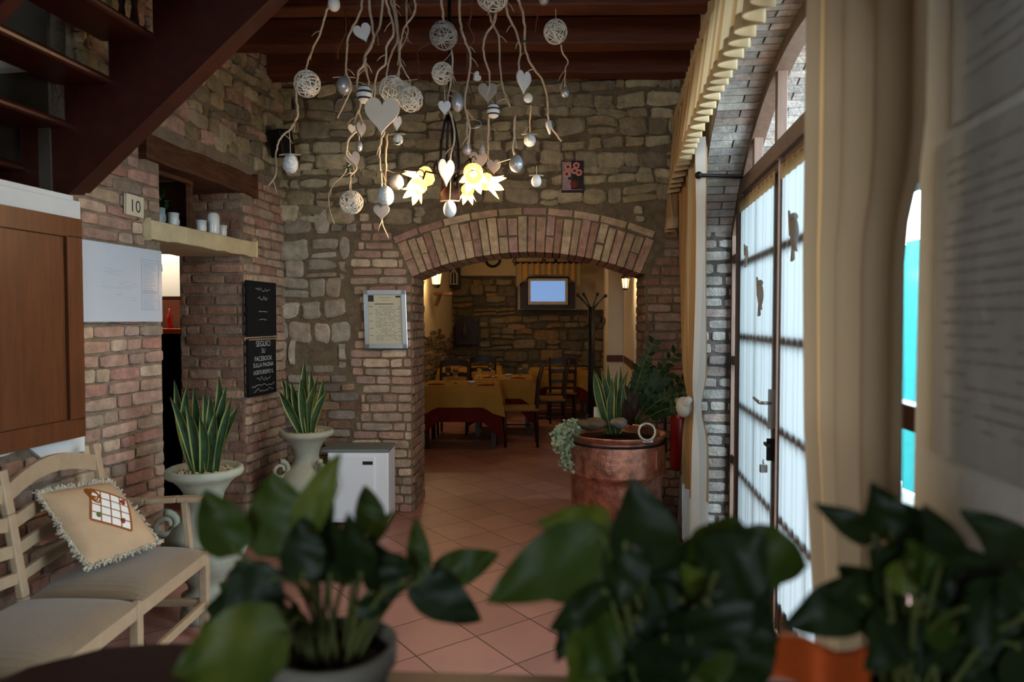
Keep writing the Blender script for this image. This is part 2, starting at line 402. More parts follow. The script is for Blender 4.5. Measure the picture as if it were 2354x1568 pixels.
# ------------------------------------------------------------------ masonry
def jitter(poly, j): return [(a + rnd(-j, j), b + rnd(-j, j)) for a, b in poly]
def chaikin(poly, k=0.25):
    out = []
    for i in range(len(poly)):
        a, b = poly[i], poly[(i + 1) % len(poly)]
        out.append((a[0] + (b[0] - a[0]) * k, a[1] + (b[1] - a[1]) * k)); out.append((a[0] + (b[0] - a[0]) * (1 - k), a[1] + (b[1] - a[1]) * (1 - k)))
    return out
class Wall(MB):
    def frame(s, O, U, N): s.O, s.U, s.N = Vector(O), Vector(U), Vector(N)
    def W(s, u, v, d): return s.O + s.U * u + Vector((0, 0, v)) + s.N * d
    def slab(s, poly, t, col):
        n = len(poly)
        vs = [s.W(u, v, 0) for u, v in poly] + [s.W(u, v, -t) for u, v in poly]
        fs = [tuple(range(n)), tuple(reversed(range(n, 2 * n)))] + [(i, (i + 1) % n, n + (i + 1) % n, n + i) for i in range(n)]
        s.add(vs, fs, col)
    def block(s, poly, d, col, inset=0.16):
        n = len(poly); cu = sum(p[0] for p in poly) / n; cv = sum(p[1] for p in poly) / n
        tl = (rnd(-1, 1) * 0.0035, rnd(-1, 1) * 0.0035) if max(abs(p[0] - cu) for p in poly) < 0.5 else (0, 0)
        def dd(u, v, k): return k * d + (u - cu) * tl[0] * 8 + (v - cv) * tl[1] * 8
        vs = [s.W(u, v, -0.004) for u, v in poly] + [s.W(u, v, dd(u, v, 0.55)) for u, v in poly]
        vs += [s.W(cu + (u - cu) * (1 - inset), cv + (v - cv) * (1 - inset), dd(u, v, 1) + rnd(-1, 1) * 0.0012) for u, v in poly]
        vs.append(s.W(cu, cv, d * 1.08))
        fs = []
        for i in range(n):
            j = (i + 1) % n; fs += [(i, j, n + j, n + i), (n + i, n + j, 2 * n + j, 2 * n + i), (2 * n + i, 2 * n + j, 3 * n)]
        s.add(vs, fs, col)
    def bricks(s, u0, u1, v0, v1, ok, pal, bw=0.25, bh=0.06, g=0.013, d=0.012, irr=1.0):
        v = v0; row = 0
        while v < v1:
            h = bh * rnd(0.9, 1.1); u = u0 - rnd(0, bw)
            while u < u1:
                w = bw * rnd(0.88, 1.08) if random.random() > 0.28 else bw * rnd(0.4, 0.55)
                a, b = max(u, u0), min(u + w, u1)
                lo_, hi_ = v + 0.002, v + h - 0.002
                while b - a > 0.03 and not (ok(a - 0.004, lo_) and ok(a - 0.004, hi_)): a += 0.008
                while b - a > 0.03 and not (ok(b - g + 0.004, lo_) and ok(b - g + 0.004, hi_)): b -= 0.008
                if b - a > 0.035 and ok((a + b) / 2, v + h / 2):
                    q = jitter([(a, v), (b - g, v), (b - g, v + h), (a, v + h)], 0.003 * irr)
                    q = [(x, y + 0.004 * math.sin(x * 5 + row)) for x, y in chaikin(q, 0.13)]
                    if all(ok(x, y) for x, y in q): s.block(q, d * rnd(0.6, 1.5), tint(random.choice(pal)), 0.09)
                u += w
            v += h + g; row += 1
    def stones(s, u0, u1, v0, v1, ok, pal, sw=(0.10, 0.30), sh=(0.07, 0.15), g=0.011, d=0.03):
        v = v0; row = 0
        while v < v1:
            h = rnd(*sh); ph = rnd(0, 6); u = u0 - rnd(0, 0.1)
            def wob(x, k): return 0.02 * math.sin(x * 3.1 + k * 1.7) + 0.008 * math.sin(x * 11 + k)
            while u < u1:
                w = rnd(*sw) * (0.75 + h * 2.4)
                a, b = u, u + w - g
                lo_, hi_ = v - 0.01, v + h + 0.01
                while b - a > 0.04 and not (ok(a - 0.02, lo_) and ok(a - 0.02, hi_)): a += 0.01
                while b - a > 0.04 and not (ok(b + 0.02, lo_) and ok(b + 0.02, hi_)): b -= 0.01
                if b - a < 0.045: u += w; continue
                parts = [(v, v + h)]
                if h > 0.115 and random.random() < 0.3: m = v + h * rnd(0.4, 0.6); parts = [(v, m - g), (m, v + h)]
                for (c, e) in parts:
                    sk = rnd(-0.02, 0.02)
                    q = [(a, c), ((a + b) / 2, c - rnd(0, 0.008)), (b, c), (b + sk, (c + e) / 2), (b + sk * 0.5, e), ((a + b) / 2, e + rnd(0, 0.006)), (a, e), (a + rnd(-0.008, 0.01), (c + e) / 2)]
                    q0 = jitter(q, 0.013)
                    for tr in range(7):
                        k_ = 1 - tr * 0.12
                        q = [(x, e - (e - y) * k_) for x, y in q0]
                        q = [(x, y + wob(x, row)) for x, y in q]
                        q = chaikin(q, 0.26)
                        if all(ok(x, y) for x, y in q): break
                    if all(ok(x, y) for x, y in q) and (e - c) * k_ > 0.022: s.block(q, d * rnd(0.5, 1.3), tint(random.choice(pal)), 0.2)
                u += w
            v += h + g; row += 1
def tint(h):
    c = C(h) if isinstance(h, str) else h; k = rnd(0.82, 1.15); return (c[0] * k * rnd(0.97, 1.03), c[1] * k, c[2] * k * rnd(0.96, 1.04))
BRICK = ['#b3937f', '#ab8a77', '#b79f86', '#a38574', '#b09782', '#9e8c79', '#bea88e', '#a87f70', '#a9917f']
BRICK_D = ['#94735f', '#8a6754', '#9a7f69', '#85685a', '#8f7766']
VOUS = ['#b08f78', '#a57f6c', '#bda585', '#b09678', '#a58670', '#b89f80', '#a88478']
STONE = ['#a3967a', '#928566', '#b0a384', '#988a6c', '#8c7f66', '#a89a78', '#9e8c6c', '#857a64', '#b3a586', '#968870']
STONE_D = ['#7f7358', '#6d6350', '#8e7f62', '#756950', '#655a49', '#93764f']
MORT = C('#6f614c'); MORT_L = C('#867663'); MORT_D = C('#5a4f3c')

# back wall with the brick arch
AX0, AX1, AXC = -0.797, 1.047, 0.125
SPR, RISE = 1.90, 0.19
AR = ((AX1 - AX0) / 2) ** 2 / (2 * RISE) + RISE / 2
ACZ = SPR + RISE - AR
def arch_z(x): return ACZ + math.sqrt(max(0, AR * AR - (x - AXC) ** 2))
WB = Wall(); WB.frame((0, 5.42, 0), Vector((1, -0.052, 0)).normalized(), Vector((-0.052, -1, 0)).normalized())
pts = [(-2.35, 0), (AX0, 0), (AX0, SPR)]
for i in range(1, 24): x = AX0 + (AX1 - AX0) * i / 24; pts.append((x, arch_z(x)))
pts += [(AX1, SPR), (AX1, 0), (2.3, 0), (2.3, 3.75), (-2.35, 3.75)]
WB.slab(pts, 0.5, MORT)
RIN, ROUT = AR, AR + 0.27
def rad(x, z): return math.hypot(x - AXC, z - ACZ)
HA = math.asin((AX1 - AX0) / 2 / AR)
def in_ring(x, z, extra=0.0):
    r = rad(x, z); a = math.atan2(x - AXC, z - ACZ); return RIN - 0.02 < r < ROUT + 0.085 + extra and abs(a) < HA + 0.006 and z > ACZ
def in_open(x, z, m=0.0): return AX0 - m < x < AX1 + m and (z < SPR or rad(x, z) < RIN)
def pier_l(x, z): return -1.27 + 0.05 * math.sin(z * 9) < x < AX0 - 0.004 and z < 2.32 + 0.1 * math.sin(x * 9)
def pier_r(x, z): return x > AX1 + 0.004 and z < 2.33
def low_mix(x, z): return x < -1.2 and z < 1.12 + 0.1 * math.sin(x * 7)
def free(x, z): return not in_open(x, z) and not in_ring(x, z)
WB.bricks(-1.30, AX0, 0.0, 2.4, lambda x, z: pier_l(x, z) and free(x, z), BRICK, 0.24)
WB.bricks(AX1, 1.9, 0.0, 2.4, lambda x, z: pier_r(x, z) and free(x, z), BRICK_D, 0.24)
WB.bricks(-2.0, -1.2, 0.0, 1.2, lambda x, z: low_mix(x, z) and not pier_l(x, z) and free(x, z), BRICK_D + ['#8f8474', '#9a8d80', '#7c7469'], 0.22, irr=2)
def st_ok(x, z): return free(x, z) and not pier_l(x, z) and not pier_r(x, z) and not low_mix(x, z)
WB.stones(-2.0, -1.15, 1.0, 2.30, lambda x, z: st_ok(x, z), ['#a39a88', '#978e7e', '#ada28f', '#8f8575', '#a69581', '#9c8a78'], (0.10, 0.25), (0.10, 0.2), 0.024, 0.022)
WB.stones(-2.0, 2.0, 2.24, 3.5, lambda x, z: st_ok(x, z) and (z > 2.3 or x > -1.17), STONE, (0.09, 0.28), (0.05, 0.14))
WB.stones(-1.2, AX0, 2.2, 2.5, lambda x, z: st_ok(x, z) and z < 2.36 and x > -1.15, STONE, (0.08, 0.2), (0.05, 0.09))
# voussoirs run through the whole thickness, with a thin course of flat bricks over them
def ringpt(a, r, d): return WB.W(AXC + math.sin(a) * r, ACZ + math.cos(a) * r, d)
a = -HA - 0.004
while a < HA - 0.02:
    da = rnd(0.024, 0.032); split = random.random() < 0.35
    rr = [(RIN - 0.006, ROUT)] if not split else [(RIN - 0.006, RIN + 0.12), (RIN + 0.13, ROUT)]
    for (r0, r1) in rr:
        r1 = r1 + rnd(-0.012, 0.012)
        e = 0.0025; dep = rnd(0.008, 0.02); cl = tint(random.choice(VOUS))
        vs = []
        for dd in (-0.52, dep):
            for (aa, r_) in ((a + e, r0), (a + da - e, r0), (a + da - e, r1), (a + e, r1)): vs.append(ringpt(aa + rnd(-0.0008, 0.0008), r_, dd))
        WB.add(vs, [(0, 1, 2, 3), (4, 7, 6, 5), (0, 4, 5, 1), (1, 5, 6, 2), (2, 6, 7, 3), (3, 7, 4, 0)], cl)
    a += da
a = -HA - 0.01
while a < HA - 0.04:
    da = rnd(0.07, 0.09); e = 0.003; dep = rnd(0.006, 0.016); r0, r1 = ROUT + 0.018, ROUT + 0.07
    vs = [];
    for dd in (-0.02, dep):
        for (aa, r_) in ((a + e, r0), (a + da - e, r0), (a + da - e, r1), (a + e, r1)): vs.append(ringpt(aa, r_, dd))
    WB.add(vs, [(0, 1, 2, 3), (4, 7, 6, 5), (0, 4, 5, 1), (1, 5, 6, 2), (2, 6, 7, 3), (3, 7, 4, 0)], tint(random.choice(VOUS)))
    a += da
# jambs of the arch
O0 = Vector(WB.O); U0 = Vector(WB.U); N0 = Vector(WB.N)
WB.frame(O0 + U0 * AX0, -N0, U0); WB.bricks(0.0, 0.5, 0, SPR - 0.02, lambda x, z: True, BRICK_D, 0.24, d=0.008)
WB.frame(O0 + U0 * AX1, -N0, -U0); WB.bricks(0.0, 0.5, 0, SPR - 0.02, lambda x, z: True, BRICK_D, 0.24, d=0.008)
struct(WB.build('wall_back', 'masonry'))

# left wall: brick with a doorway, niche above it, low plastered part under the stair
DY0, DY1 = 4.01, 4.91
WL = Wall(); WL.frame(L(0), UN, NR)
def u_(Y): return Y / UL
WL.slab([(u_(-3.2), 0), (u_(DY0), 0), (u_(DY0), 2.46), (u_(DY1), 2.46), (u_(DY1), 0), (u_(5.7), 0), (u_(5.7), 3.75), (u_(3.34), 3.75), (u_(3.34), 2.135), (u_(-3.2), 2.135)], 0.49, MORT_L)
def l_free(u, z): return not (u_(DY0) - 0.002 < u < u_(DY1) + 0.002 and z < 2.46)
def plast(u, z): return u < u_(3.385) and z > 0.93 + 0.05 * math.sin(u * 9) + 0.025 * math.sin(u * 23)
def lint(u, z): return u_(3.83) < u < u_(5.06) and 2.44 < z < 2.61
def shelfz(u, z): return u_(3.86) < u < u_(5.03) and 2.0 < z < 2.115
def quoin(u, z): return z < 2.645
WL.bricks(u_(-1), u_(5.55), 0, 2.66, lambda u, z: l_free(u, z) and not plast(u, z) and not lint(u, z) and not shelfz(u, z) and quoin(u, z), BRICK, 0.25, irr=1.6, d=0.014)
WL.stones(u_(3.36), u_(5.55), 2.665, 3.6, lambda u, z: u > u_(3.35) and not quoin(u, z) and not lint(u, z), STONE + BRICK[:2], (0.09, 0.24), (0.05, 0.12))
q = [(u_(-3.2), 0.96)]
for i in range(60):
    u = u_(-3.2) + (u_(3.385) - u_(-3.2)) * i / 59; q.append((u, 0.93 + 0.05 * math.sin(u * 9) + 0.025 * math.sin(u * 23)))
q += [(u_(3.385), 2.13), (u_(-3.2), 2.13)]
WL.frame(L(DY1), -NR, -UN)  # doorway reveal: its shade is put into the darker brick colours
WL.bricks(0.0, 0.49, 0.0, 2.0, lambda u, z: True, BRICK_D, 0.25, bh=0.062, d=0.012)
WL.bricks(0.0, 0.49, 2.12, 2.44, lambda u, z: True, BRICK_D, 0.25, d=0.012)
struct(WL.build('wall_left', 'masonry'))
mb = MB(); mb.prism(q, 0.022, L(0), UN, (0, 0, 1), NR); struct(mb.build('trim_3', 'plaster_white'))
# white cap over the low wall
mb = MB(); mb.prism([(u_(-3.2), 2.125), (u_(3.335), 2.125), (u_(3.335), 2.15), (u_(-3.2), 2.15)], -0.52, L(0, 0, 0.028), UN, (0, 0, 1), NR)
struct(mb.build('trim_1', 'plaster_white'))

# right wall: plastered, with the wide arched opening for the glazed doors
OC, OR_, OCR = 3.0, 2.10, 2.90       # centre along y, radius, crown height
OY0, OY1 = 1.33, 4.62
def op_z(Y): return OCR - OR_ + math.sqrt(max(0, OR_ ** 2 - (Y - OC) ** 2))
def rpoly(y0, y1, top=3.75):
    p = [(u_(y0), 0), (u_(OY0), 0)]
    for i in range(33): Y = OY0 + (OY1 - OY0) * i / 32; p.append((u_(Y), op_z(Y)))
    return p + [(u_(OY1), 0), (u_(y1), 0), (u_(y1), top), (u_(y0), top)]
WR = Wall(); WR.frame(R(0), UN, -NR)
WR.cur = 1; WR.slab(rpoly(-3.2, 5.7), 0.62, C('#c9c2b4')); WR.cur = 0
def w_ok(u, z): return True
# brick lining of the jambs, on the far side where daylight strikes it
WR.frame(R(OY1), NR, -UN); WR.slab([(0, 0), (0.62, 0), (0.62, op_z(OY1)), (0, op_z(OY1))], -0.004, C('#5c5852'))
for i in range(32):
    Ya, Yb = OY0 + (OY1 - OY0) * i / 32, OY0 + (OY1 - OY0) * (i + 1) / 32
    WR.add([R(Ya, op_z(Ya) - .004), R(Yb, op_z(Yb) - .004), R(Yb, op_z(Yb) - .004, -0.62), R(Ya, op_z(Ya) - .004, -0.62)], [(0, 1, 2, 3)], C('#5c5852'))
WR.bricks(0.0, 0.62, 0, op_z(OY1) - 0.02, w_ok, ['#a6a39c', '#98948d', '#b0aca2', '#9a8d84'], 0.25, bh=0.058, g=0.02, d=0.01)
for side in (0,):
    n = 62
    for i in range(n):
        Y0 = OY0 + (OY1 - OY0) * i / n; 
        t0 = math.asin((OY0 - OC) / OR_); t1 = math.asin((OY1 - OC) / OR_)
        a0 = t0 + (t1 - t0) * i / n; a1 = t0 + (t1 - t0) * (i + 0.86) / n
        off = 0.0
        for (d0, d1) in ((-0.004, 0.24), (0.25, 0.5), (0.51, 0.61)) if i % 2 else ((-0.004, 0.12), (0.13, 0.37), (0.38, 0.61)):
            vs = []
            for r_ in (OR_ + 0.01, OR_ - 0.012):
                for (aa, dd) in ((a0, d0), (a1, d0), (a1, d1), (a0, d1)):
                    Yp = OC + math.sin(aa) * r_; zp = OCR - OR_ + math.cos(aa) * r_
                    vs.append(R(Yp, zp, -dd))
            WR.add(vs, [(0, 1, 2, 3), (4, 7, 6, 5), (0, 4, 5, 1), (1, 5, 6, 2), (2, 6, 7, 3), (3, 7, 4, 0)], tint(random.choice(['#a6a39c', '#98948d', '#b0aca2', '#9a8d84'])))
struct(WR.build('wall_right', ['masonry', 'plaster_cream']))

# floor, ceiling, rear wall
mb = MB(); mb.add([(-6, -3.4, 0), (2.6, -3.4, 0), (3.3, 13.2, 0), (-6, 13.2, 0), (-6, -3.4, -0.1), (2.6, -3.4, -0.1), (3.3, 13.2, -0.1), (-6, 13.2, -0.1)],
                  [(0, 1, 2, 3), (7, 6, 5, 4), (0, 4, 5, 1), (1, 5, 6, 2), (2, 6, 7, 3), (3, 7, 4, 0)])
o = mb.build('floor', 'floor'); struct(o)
mb = MB(); mb.box((-5.5, -3.4, 3.58), (2.4, 5.9, 3.66)); struct(mb.build('ceiling', 'plank_wood'))
mb = MB(); mb.box((-5.5, -3.4, 0), (-1.6, -3.2, 3.6)); mb.box((-0.2, -3.4, 0), (2.0, -3.2, 3.6)); mb.box((-1.6, -3.4, 0), (-0.2, -3.2, 1.3)); mb.box((-1.6, -3.4, 2.6), (-0.2, -3.2, 3.6))
struct(mb.build('wall_front', 'plaster_cream'))
# stairwell wall behind the low left wall
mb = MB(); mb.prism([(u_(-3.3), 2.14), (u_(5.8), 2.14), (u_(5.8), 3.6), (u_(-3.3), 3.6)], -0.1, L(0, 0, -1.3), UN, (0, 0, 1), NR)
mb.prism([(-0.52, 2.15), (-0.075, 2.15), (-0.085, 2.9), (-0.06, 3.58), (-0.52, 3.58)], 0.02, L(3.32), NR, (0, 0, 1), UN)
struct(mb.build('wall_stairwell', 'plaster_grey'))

# ceiling beams
names = ['against the stone wall', 'second from the stone wall', 'third from the stone wall', 'fourth from the stone wall', 'fifth from the stone wall', 'sixth from the stone wall']
for i in range(6):
    Y = 5.27 - i * 0.56
    mb = MB(); x0 = XL + KR * Y - 0.05; x1 = XR + KR * Y + 0.05
    for k in range(12):
        pass
    n = 14; vs = []
    for k in range(n + 1):
        x = x0 + (x1 - x0) * k / n; y = Y - 0.02 * x; j = 0.006
        for (dy, z) in ((-0.075, 3.40), (0.075, 3.40), (0.08, 3.58), (-0.08, 3.58)): vs.append((x, y + dy + rnd(-j, j), z + rnd(-j, j) * (z < 3.5)))
    fs = [(k * 4 + a, k * 4 + (a + 1) % 4, k * 4 + 4 + (a + 1) % 4, k * 4 + 4 + a) for k in range(n) for a in range(4)] + [(0, 1, 2, 3), (n * 4 + 3, n * 4 + 2, n * 4 + 1, n * 4)]
    mb.add(vs, fs)
    o = mb.build('ceiling_beam', 'beam_wood', bevel=0.012)
    tag(o, 'reddish brown wooden ceiling beam, ' + names[i], 'beam', 'ceiling beams')

# ------------------------------------------------------------------ lintel, shelf and niche cabinet over the doorway
n = 10; vs = []
for k in range(n + 1):
    Y = 3.84 + (5.06 - 3.84) * k / n
    for (off, z) in ((-0.45, 2.455), (0.035, 2.455), (0.035, 2.60), (-0.45, 2.60)):
        vs.append(L(Y, z + rnd(-0.009, 0.009), off + rnd(-0.008, 0.008)))
fs = [(k * 4 + a, k * 4 + (a + 1) % 4, k * 4 + 4 + (a + 1) % 4, k * 4 + 4 + a) for k in range(n) for a in range(4)] + [(0, 1, 2, 3), (n * 4 + 3, n * 4 + 2, n * 4 + 1, n * 4)]
mb = MB(); mb.add(vs, fs); tag(mb.build('wooden_lintel', 'old_oak', bevel=0.012), 'rough dark wooden lintel beam above the niche with mugs', 'lintel')
vs = []; n = 14
for k in range(n + 1):
    Y = 3.86 + (5.03 - 3.86) * k / n
    for (off, z) in ((-0.48, 2.01), (0.045, 2.008), (0.05, 2.115), (-0.48, 2.115)):
        vs.append(L(Y, z + rnd(-0.005, 0.005) * (z < 2.1), off + rnd(-0.004, 0.004)))
fs = [(k * 4 + a, k * 4 + (a + 1) % 4, k * 4 + 4 + (a + 1) % 4, k * 4 + 4 + a) for k in range(n) for a in range(4)] + [(0, 1, 2, 3), (n * 4 + 3, n * 4 + 2, n * 4 + 1, n * 4)]
mb = MB(); mb.add(vs, fs); tag(mb.build('stone_shelf', 'limestone', bevel=0.008), 'thick cream stone shelf above the doorway holding white mugs', 'shelf')

cb = thing('niche_cabinet', 'dark wooden open cabinet standing in the niche on the stone shelf', 'cabinet', L(4.2, 2.115, -0.2))
mb = MB(); mb.bar(L(4.035, 2.115, -0.10), L(4.035, 2.455, -0.10), 0.035, 0.035); mb.build('post', 'stair_wood', cb)
mb = MB(); mb.bar(L(4.45, 2.115, -0.10), L(4.45, 2.455, -0.10), 0.03, 0.03); mb.build('post', 'old_oak', cb)
mb = MB(); mb.bar(L(4.03, 2.44, -0.10), L(4.47, 2.44, -0.10), 0.03, 0.025); mb.build('top_rail', 'old_oak', cb)
mb = MB(); mb.prism([(0, 2.118), (0.44 / UL, 2.118), (0.44 / UL, 2.45), (0, 2.45)], 0.015, L(4.02, 0, -0.42), UN, (0, 0, 1), NR); mb.build('back_panel', 'walnut', cb)
mb = MB(); mb.prism([(0.12, 2.118), (0.42, 2.118), (0.42, 2.45), (0.12, 2.45)], 0.015, L(4.46), -NR, (0, 0, 1), UN); mb.build('side_panel', 'walnut', cb)

def mug(pos, r, h, m, label, handle_dir, rim=None):
    t = thing('mug', label, 'mug', pos, 'mugs on the stone shelf')
    mb = MB(); mb.lathe([(r * 0.8, 0), (r * 0.86, h * 0.1), (r * 0.9, h * 0.5), (r, h), (r * 0.9, h), (r * 0.8, h * 0.5), (r * 0.7, h * 0.12)], pos, 18); mb.build('body', m, t, smooth=True)
    hd = Vector(handle_dir).normalized(); mb = MB()
    mb.tube([Vector(pos) + hd * (r * 0.85 + math.sin(a) * h * 0.3) + Vector((0, 0, h * 0.5 - math.cos(a) * h * 0.33)) for a in [PI * i / 8 for i in range(9)]], 0.005, 6); mb.build('handle', m, t, smooth=True)
    return t
mug(L(4.09, 2.117, -0.06), 0.036, 0.10, 'porcelain_blue', 'pale blue mug leftmost in the niche, beside the cabinet post', UN)
mug(L(4.25, 2.117, -0.08), 0.036, 0.095, 'porcelain', 'white mug with ribbon handle in the open front of the niche cabinet', UN)
mug(L(4.50, 2.117, -0.05), 0.033, 0.085, 'porcelain', 'white mug with dark picture just left of the tall white vase', UN)
mug(L(4.74, 2.117, -0.05), 0.033, 0.085, 'porcelain', 'small white mug at the right end of the stone shelf', UN)
mb = MB(); mb.lathe([(0.035, 0), (0.04, 0.02), (0.04, 0.12), (0.034, 0.145), (0.02, 0.155), (0.001, 0.156)], L(4.62, 2.117, -0.04), 18)
tag(mb.build('vase', 'porcelain', smooth=True), 'tall plain white ceramic vase between two mugs on the shelf', 'vase')
# little ivy plants inside the niche
for (Yp, off, lab) in ((4.10, -0.28, 'small dark green ivy plant in the left side of the niche'), (4.34, -0.25, 'small trailing green plant behind the ribboned mug in the niche')):
    t = thing('potted_ivy', lab, 'plant', L(Yp, 2.117, off)); p = L(Yp, 2.117, off)
    mb = MB(); mb.lathe([(0.03, 0), (0.04, 0.07), (0.043, 0.07), (0.001, 0.065)], p, 12); mb.build('pot', 'clay_grey', t, smooth=True)
    mb = MB()
    for k in range(34):
        c = p + Vector((rnd(-.05, .05), rnd(-.05, .05), rnd(0.07, 0.25))); U = Vector((rnd(-1, 1), rnd(-1, 1), rnd(-1, 1))).normalized(); V = U.cross(Vector((0.3, -1, 0.2))).normalized()
        s_ = rnd(0.014, 0.024); mb.add([c, c + U * s_ + V * s_ * .6, c + U * s_ * 2, c + U * s_ - V * s_ * .6], [(0, 1, 2, 3)])
    mb.build('foliage', 'zz_leaf', t)

# number tile, board, chalkboards
def text_mesh(mb, body, O, U, V, N, size, jit=0.0, stretch=1.0, mono=False):
    cu = bpy.data.curves.new('t', 'FONT'); cu.body = body; cu.size = size; cu.align_x = 'CENTER'; cu.resolution_u = 3; cu.extrude = 0
    o = bpy.data.objects.new('t', cu); COL.objects.link(o)
    bpy.context.view_layer.update()
    me = o.to_mesh()
    vs = [Vector(O) + Vector(U) * v.co.x * stretch + Vector(V) * v.co.y + Vector(N) * 0.0008 for v in me.vertices]
    mb.add(vs, [tuple(p.vertices) for p in me.polygons]); o.to_mesh_clear(); bpy.data.objects.remove(o)
ZV = Vector((0, 0, 1))
t = thing('number_tile', 'small cream ceramic house number tile reading 10 on the brick wall', 'sign', L(3.68, 1.86, 0.02))
c = L(3.705, 2.13, 0.03)
Yt = 2.63 / (0.142 + (1177 - 302) / 1569); c = L(Yt, P(302, 474, Yt).z, 0.022)
mb = MB(); mb.prism([(-0.068, -0.05), (0.065, -0.053), (0.068, 0.052), (-0.064, 0.056)], 0.014, c, UN, ZV, NR); mb.build('tile', 'tile_cream', t, bevel=0.003)
mb = MB(); text_mesh(mb, '10', c + NR * 0.0145 - ZV * 0.033, UN, ZV, NR, 0.095, stretch=0.95); mb.build('digits', 'ink', t)

def lp(px, py, off=0.0):     # pixel on the left wall -> its wall point
    a = (px - CX) / F; Y = XL / (a - KR); Y = (XL + off * NR.x) / (a - KR); p = P(px, py, Y); return p
t = thing('info_board', 'white glossy acrylic board with faint printed plan on the brick wall', 'board', lp(280, 650, 0.02))
A, B_ = lp(190, 553, 0.03), lp(368, 572, 0.03); Ub = Vector((B_.x - A.x, B_.y - A.y, 0)); Lb = Ub.length; Ub.normalize()
zt, zb = A.z + 0.005, lp(190, 740, 0.03).z
mb = MB(); mb.prism([(-0.05, zb), (Lb, zb), (Lb, zt), (-0.05, zt)], 0.008, (A.x, A.y, 0), Ub, ZV, NR); mb.build('panel', 'acrylic_board', t)
mb = MB(); Nb = NR * 0.0092; O = Vector((A.x, A.y, 0)) + Nb
def rect_line(mb, x0, z0, x1, z1, th=0.002):
    for (a, b, c_, d) in ((x0, z0, x1, z0 + th), (x0, z1 - th, x1, z1), (x0, z0, x0 + th, z1), (x1 - th, z0, x1, z1)):
        mb.add([O + Ub * a + ZV * b, O + Ub * c_ + ZV * b, O + Ub * c_ + ZV * d, O + Ub * a + ZV * d], [(0, 1, 2, 3)])
H = zt - zb
rect_line(mb, Lb * 0.70, zb + H * 0.42, Lb * 0.95, zb + H * 0.85); rect_line(mb, Lb * 0.70, zb + H * 0.16, Lb * 0.95, zb + H * 0.40)
for k in range(26):
    z = zb + H * 0.18 + H * 0.65 * k / 26; x1 = Lb * rnd(0.84, 0.93)
    mb.add([O + Ub * (Lb * 0.72) + ZV * z, O + Ub * x1 + ZV * z, O + Ub * x1 + ZV * (z + .0018), O + Ub * (Lb * .72) + ZV * (z + .0018)], [(0, 1, 2, 3)])
for k in range(26):
    x = Lb * rnd(0.12, 0.6); z = zb + H * rnd(0.15, 0.7); w_ = rnd(.02, .09)
    mb.add([O + Ub * x + ZV * z, O + Ub * (x + w_) + ZV * z, O + Ub * (x + w_) + ZV * (z + .001), O + Ub * x + ZV * (z + .001)], [(0, 1, 2, 3)])
mb.build('print', 'ink_blue', t)

def scribble(mb, O, U, N, width, h, n):
    pts = [O + U * (width * (i / n - 0.5)) + ZV * (h * rnd(-.5, .5)) for i in range(n + 1)]
    for a, b in zip(pts, pts[1:]):
        d = (b - a).normalized(); p = N.cross(d) * 0.0016
        mb.add([a - p + N * .001, b - p + N * .001, b + p + N * .001, a + p + N * .001], [(0, 1, 2, 3)])
def chalkboard(y0, y1, x0, x1, label, lines):
    A, B_ = lp(x0, y0, 0.03), lp(x1, y0, 0.03); Ub = Vector((B_.x - A.x, B_.y - A.y, 0)); Lb = Ub.length; Ub.normalize()
    zt, zb = (A.z), lp(x0, y1, 0.03).z
    t = thing('chalkboard', label, 'chalkboard', (A + B_) / 2 - ZV * (zt - zb))
    O = Vector((A.x, A.y, 0))
    mb = MB(); mb.prism([(0, zb), (Lb, zb), (Lb, zt), (0, zt)], 0.015, O, Ub, ZV, NR); mb.build('slate', 'chalk_black', t)
    mb = MB()
    for z0, z1 in ((zb - 0.006, zb), (zt, zt + 0.006)): mb.prism([(-.004, z0), (Lb + .004, z0), (Lb + .004, z1), (-.004, z1)], 0.02, O, Ub, ZV, NR)
    mb.prism([(-.006, zb), (0, zb), (0, zt), (-.006, zt)], 0.02, O, Ub, ZV, NR); mb.build('frame', 'black_plastic', t)
    mb = MB(); H = zt - zb
    for (txt, f, sz) in lines:
        Oc = O + Ub * Lb * 0.52 + ZV * (zb + H * (1 - f)) + NR * 0.0155
        if txt.startswith('~'): scribble(mb, Oc, Ub, NR, Lb * float(txt[1:]), sz, 16)
        else: text_mesh(mb, txt, Oc, Ub, ZV, NR, sz, stretch=min(1.0, Lb * 0.92 / max(0.01, sz * 0.68 * len(txt))))
    mb.build('chalk_writing', 'chalk', t)
    return O, Ub, Lb, zt, zb
chalkboard(646, 772, 563, 630, 'upper black chalkboard with faded writing on the brick wall', [('~0.5', 0.13, 0.03), ('~0.35', 0.30, 0.03), ('~0.3', 0.55, 0.012), ('~0.25', 0.7, 0.012)])
chalkboard(780, 912, 566, 630, 'lower black chalkboard with white chalk writing SEGUICI SU FACEBOOK', [('SEGUICI', 0.14, 0.06), ('SU', 0.26, 0.05), ('FACEBOOK', 0.40, 0.05), ('SULLA PAGINA', 0.51, 0.045), ('AGRITURISMO IL', 0.64, 0.045), ('~0.5', 0.73, 0.035), ('~0.85', 0.84, 0.02), ('~0.7', 0.93, 0.03)])
A, B_ = lp(565, 778, 0.03), lp(632, 773, 0.03)
mb = MB(); mb.bar(lp(565, 779, 0.03), lp(631, 776, 0.03), 0.03, 0.025); tag(mb.build('chalk_ledge', 'bench_paint'), 'thin pale wooden ledge between the two chalkboards', 'ledge')

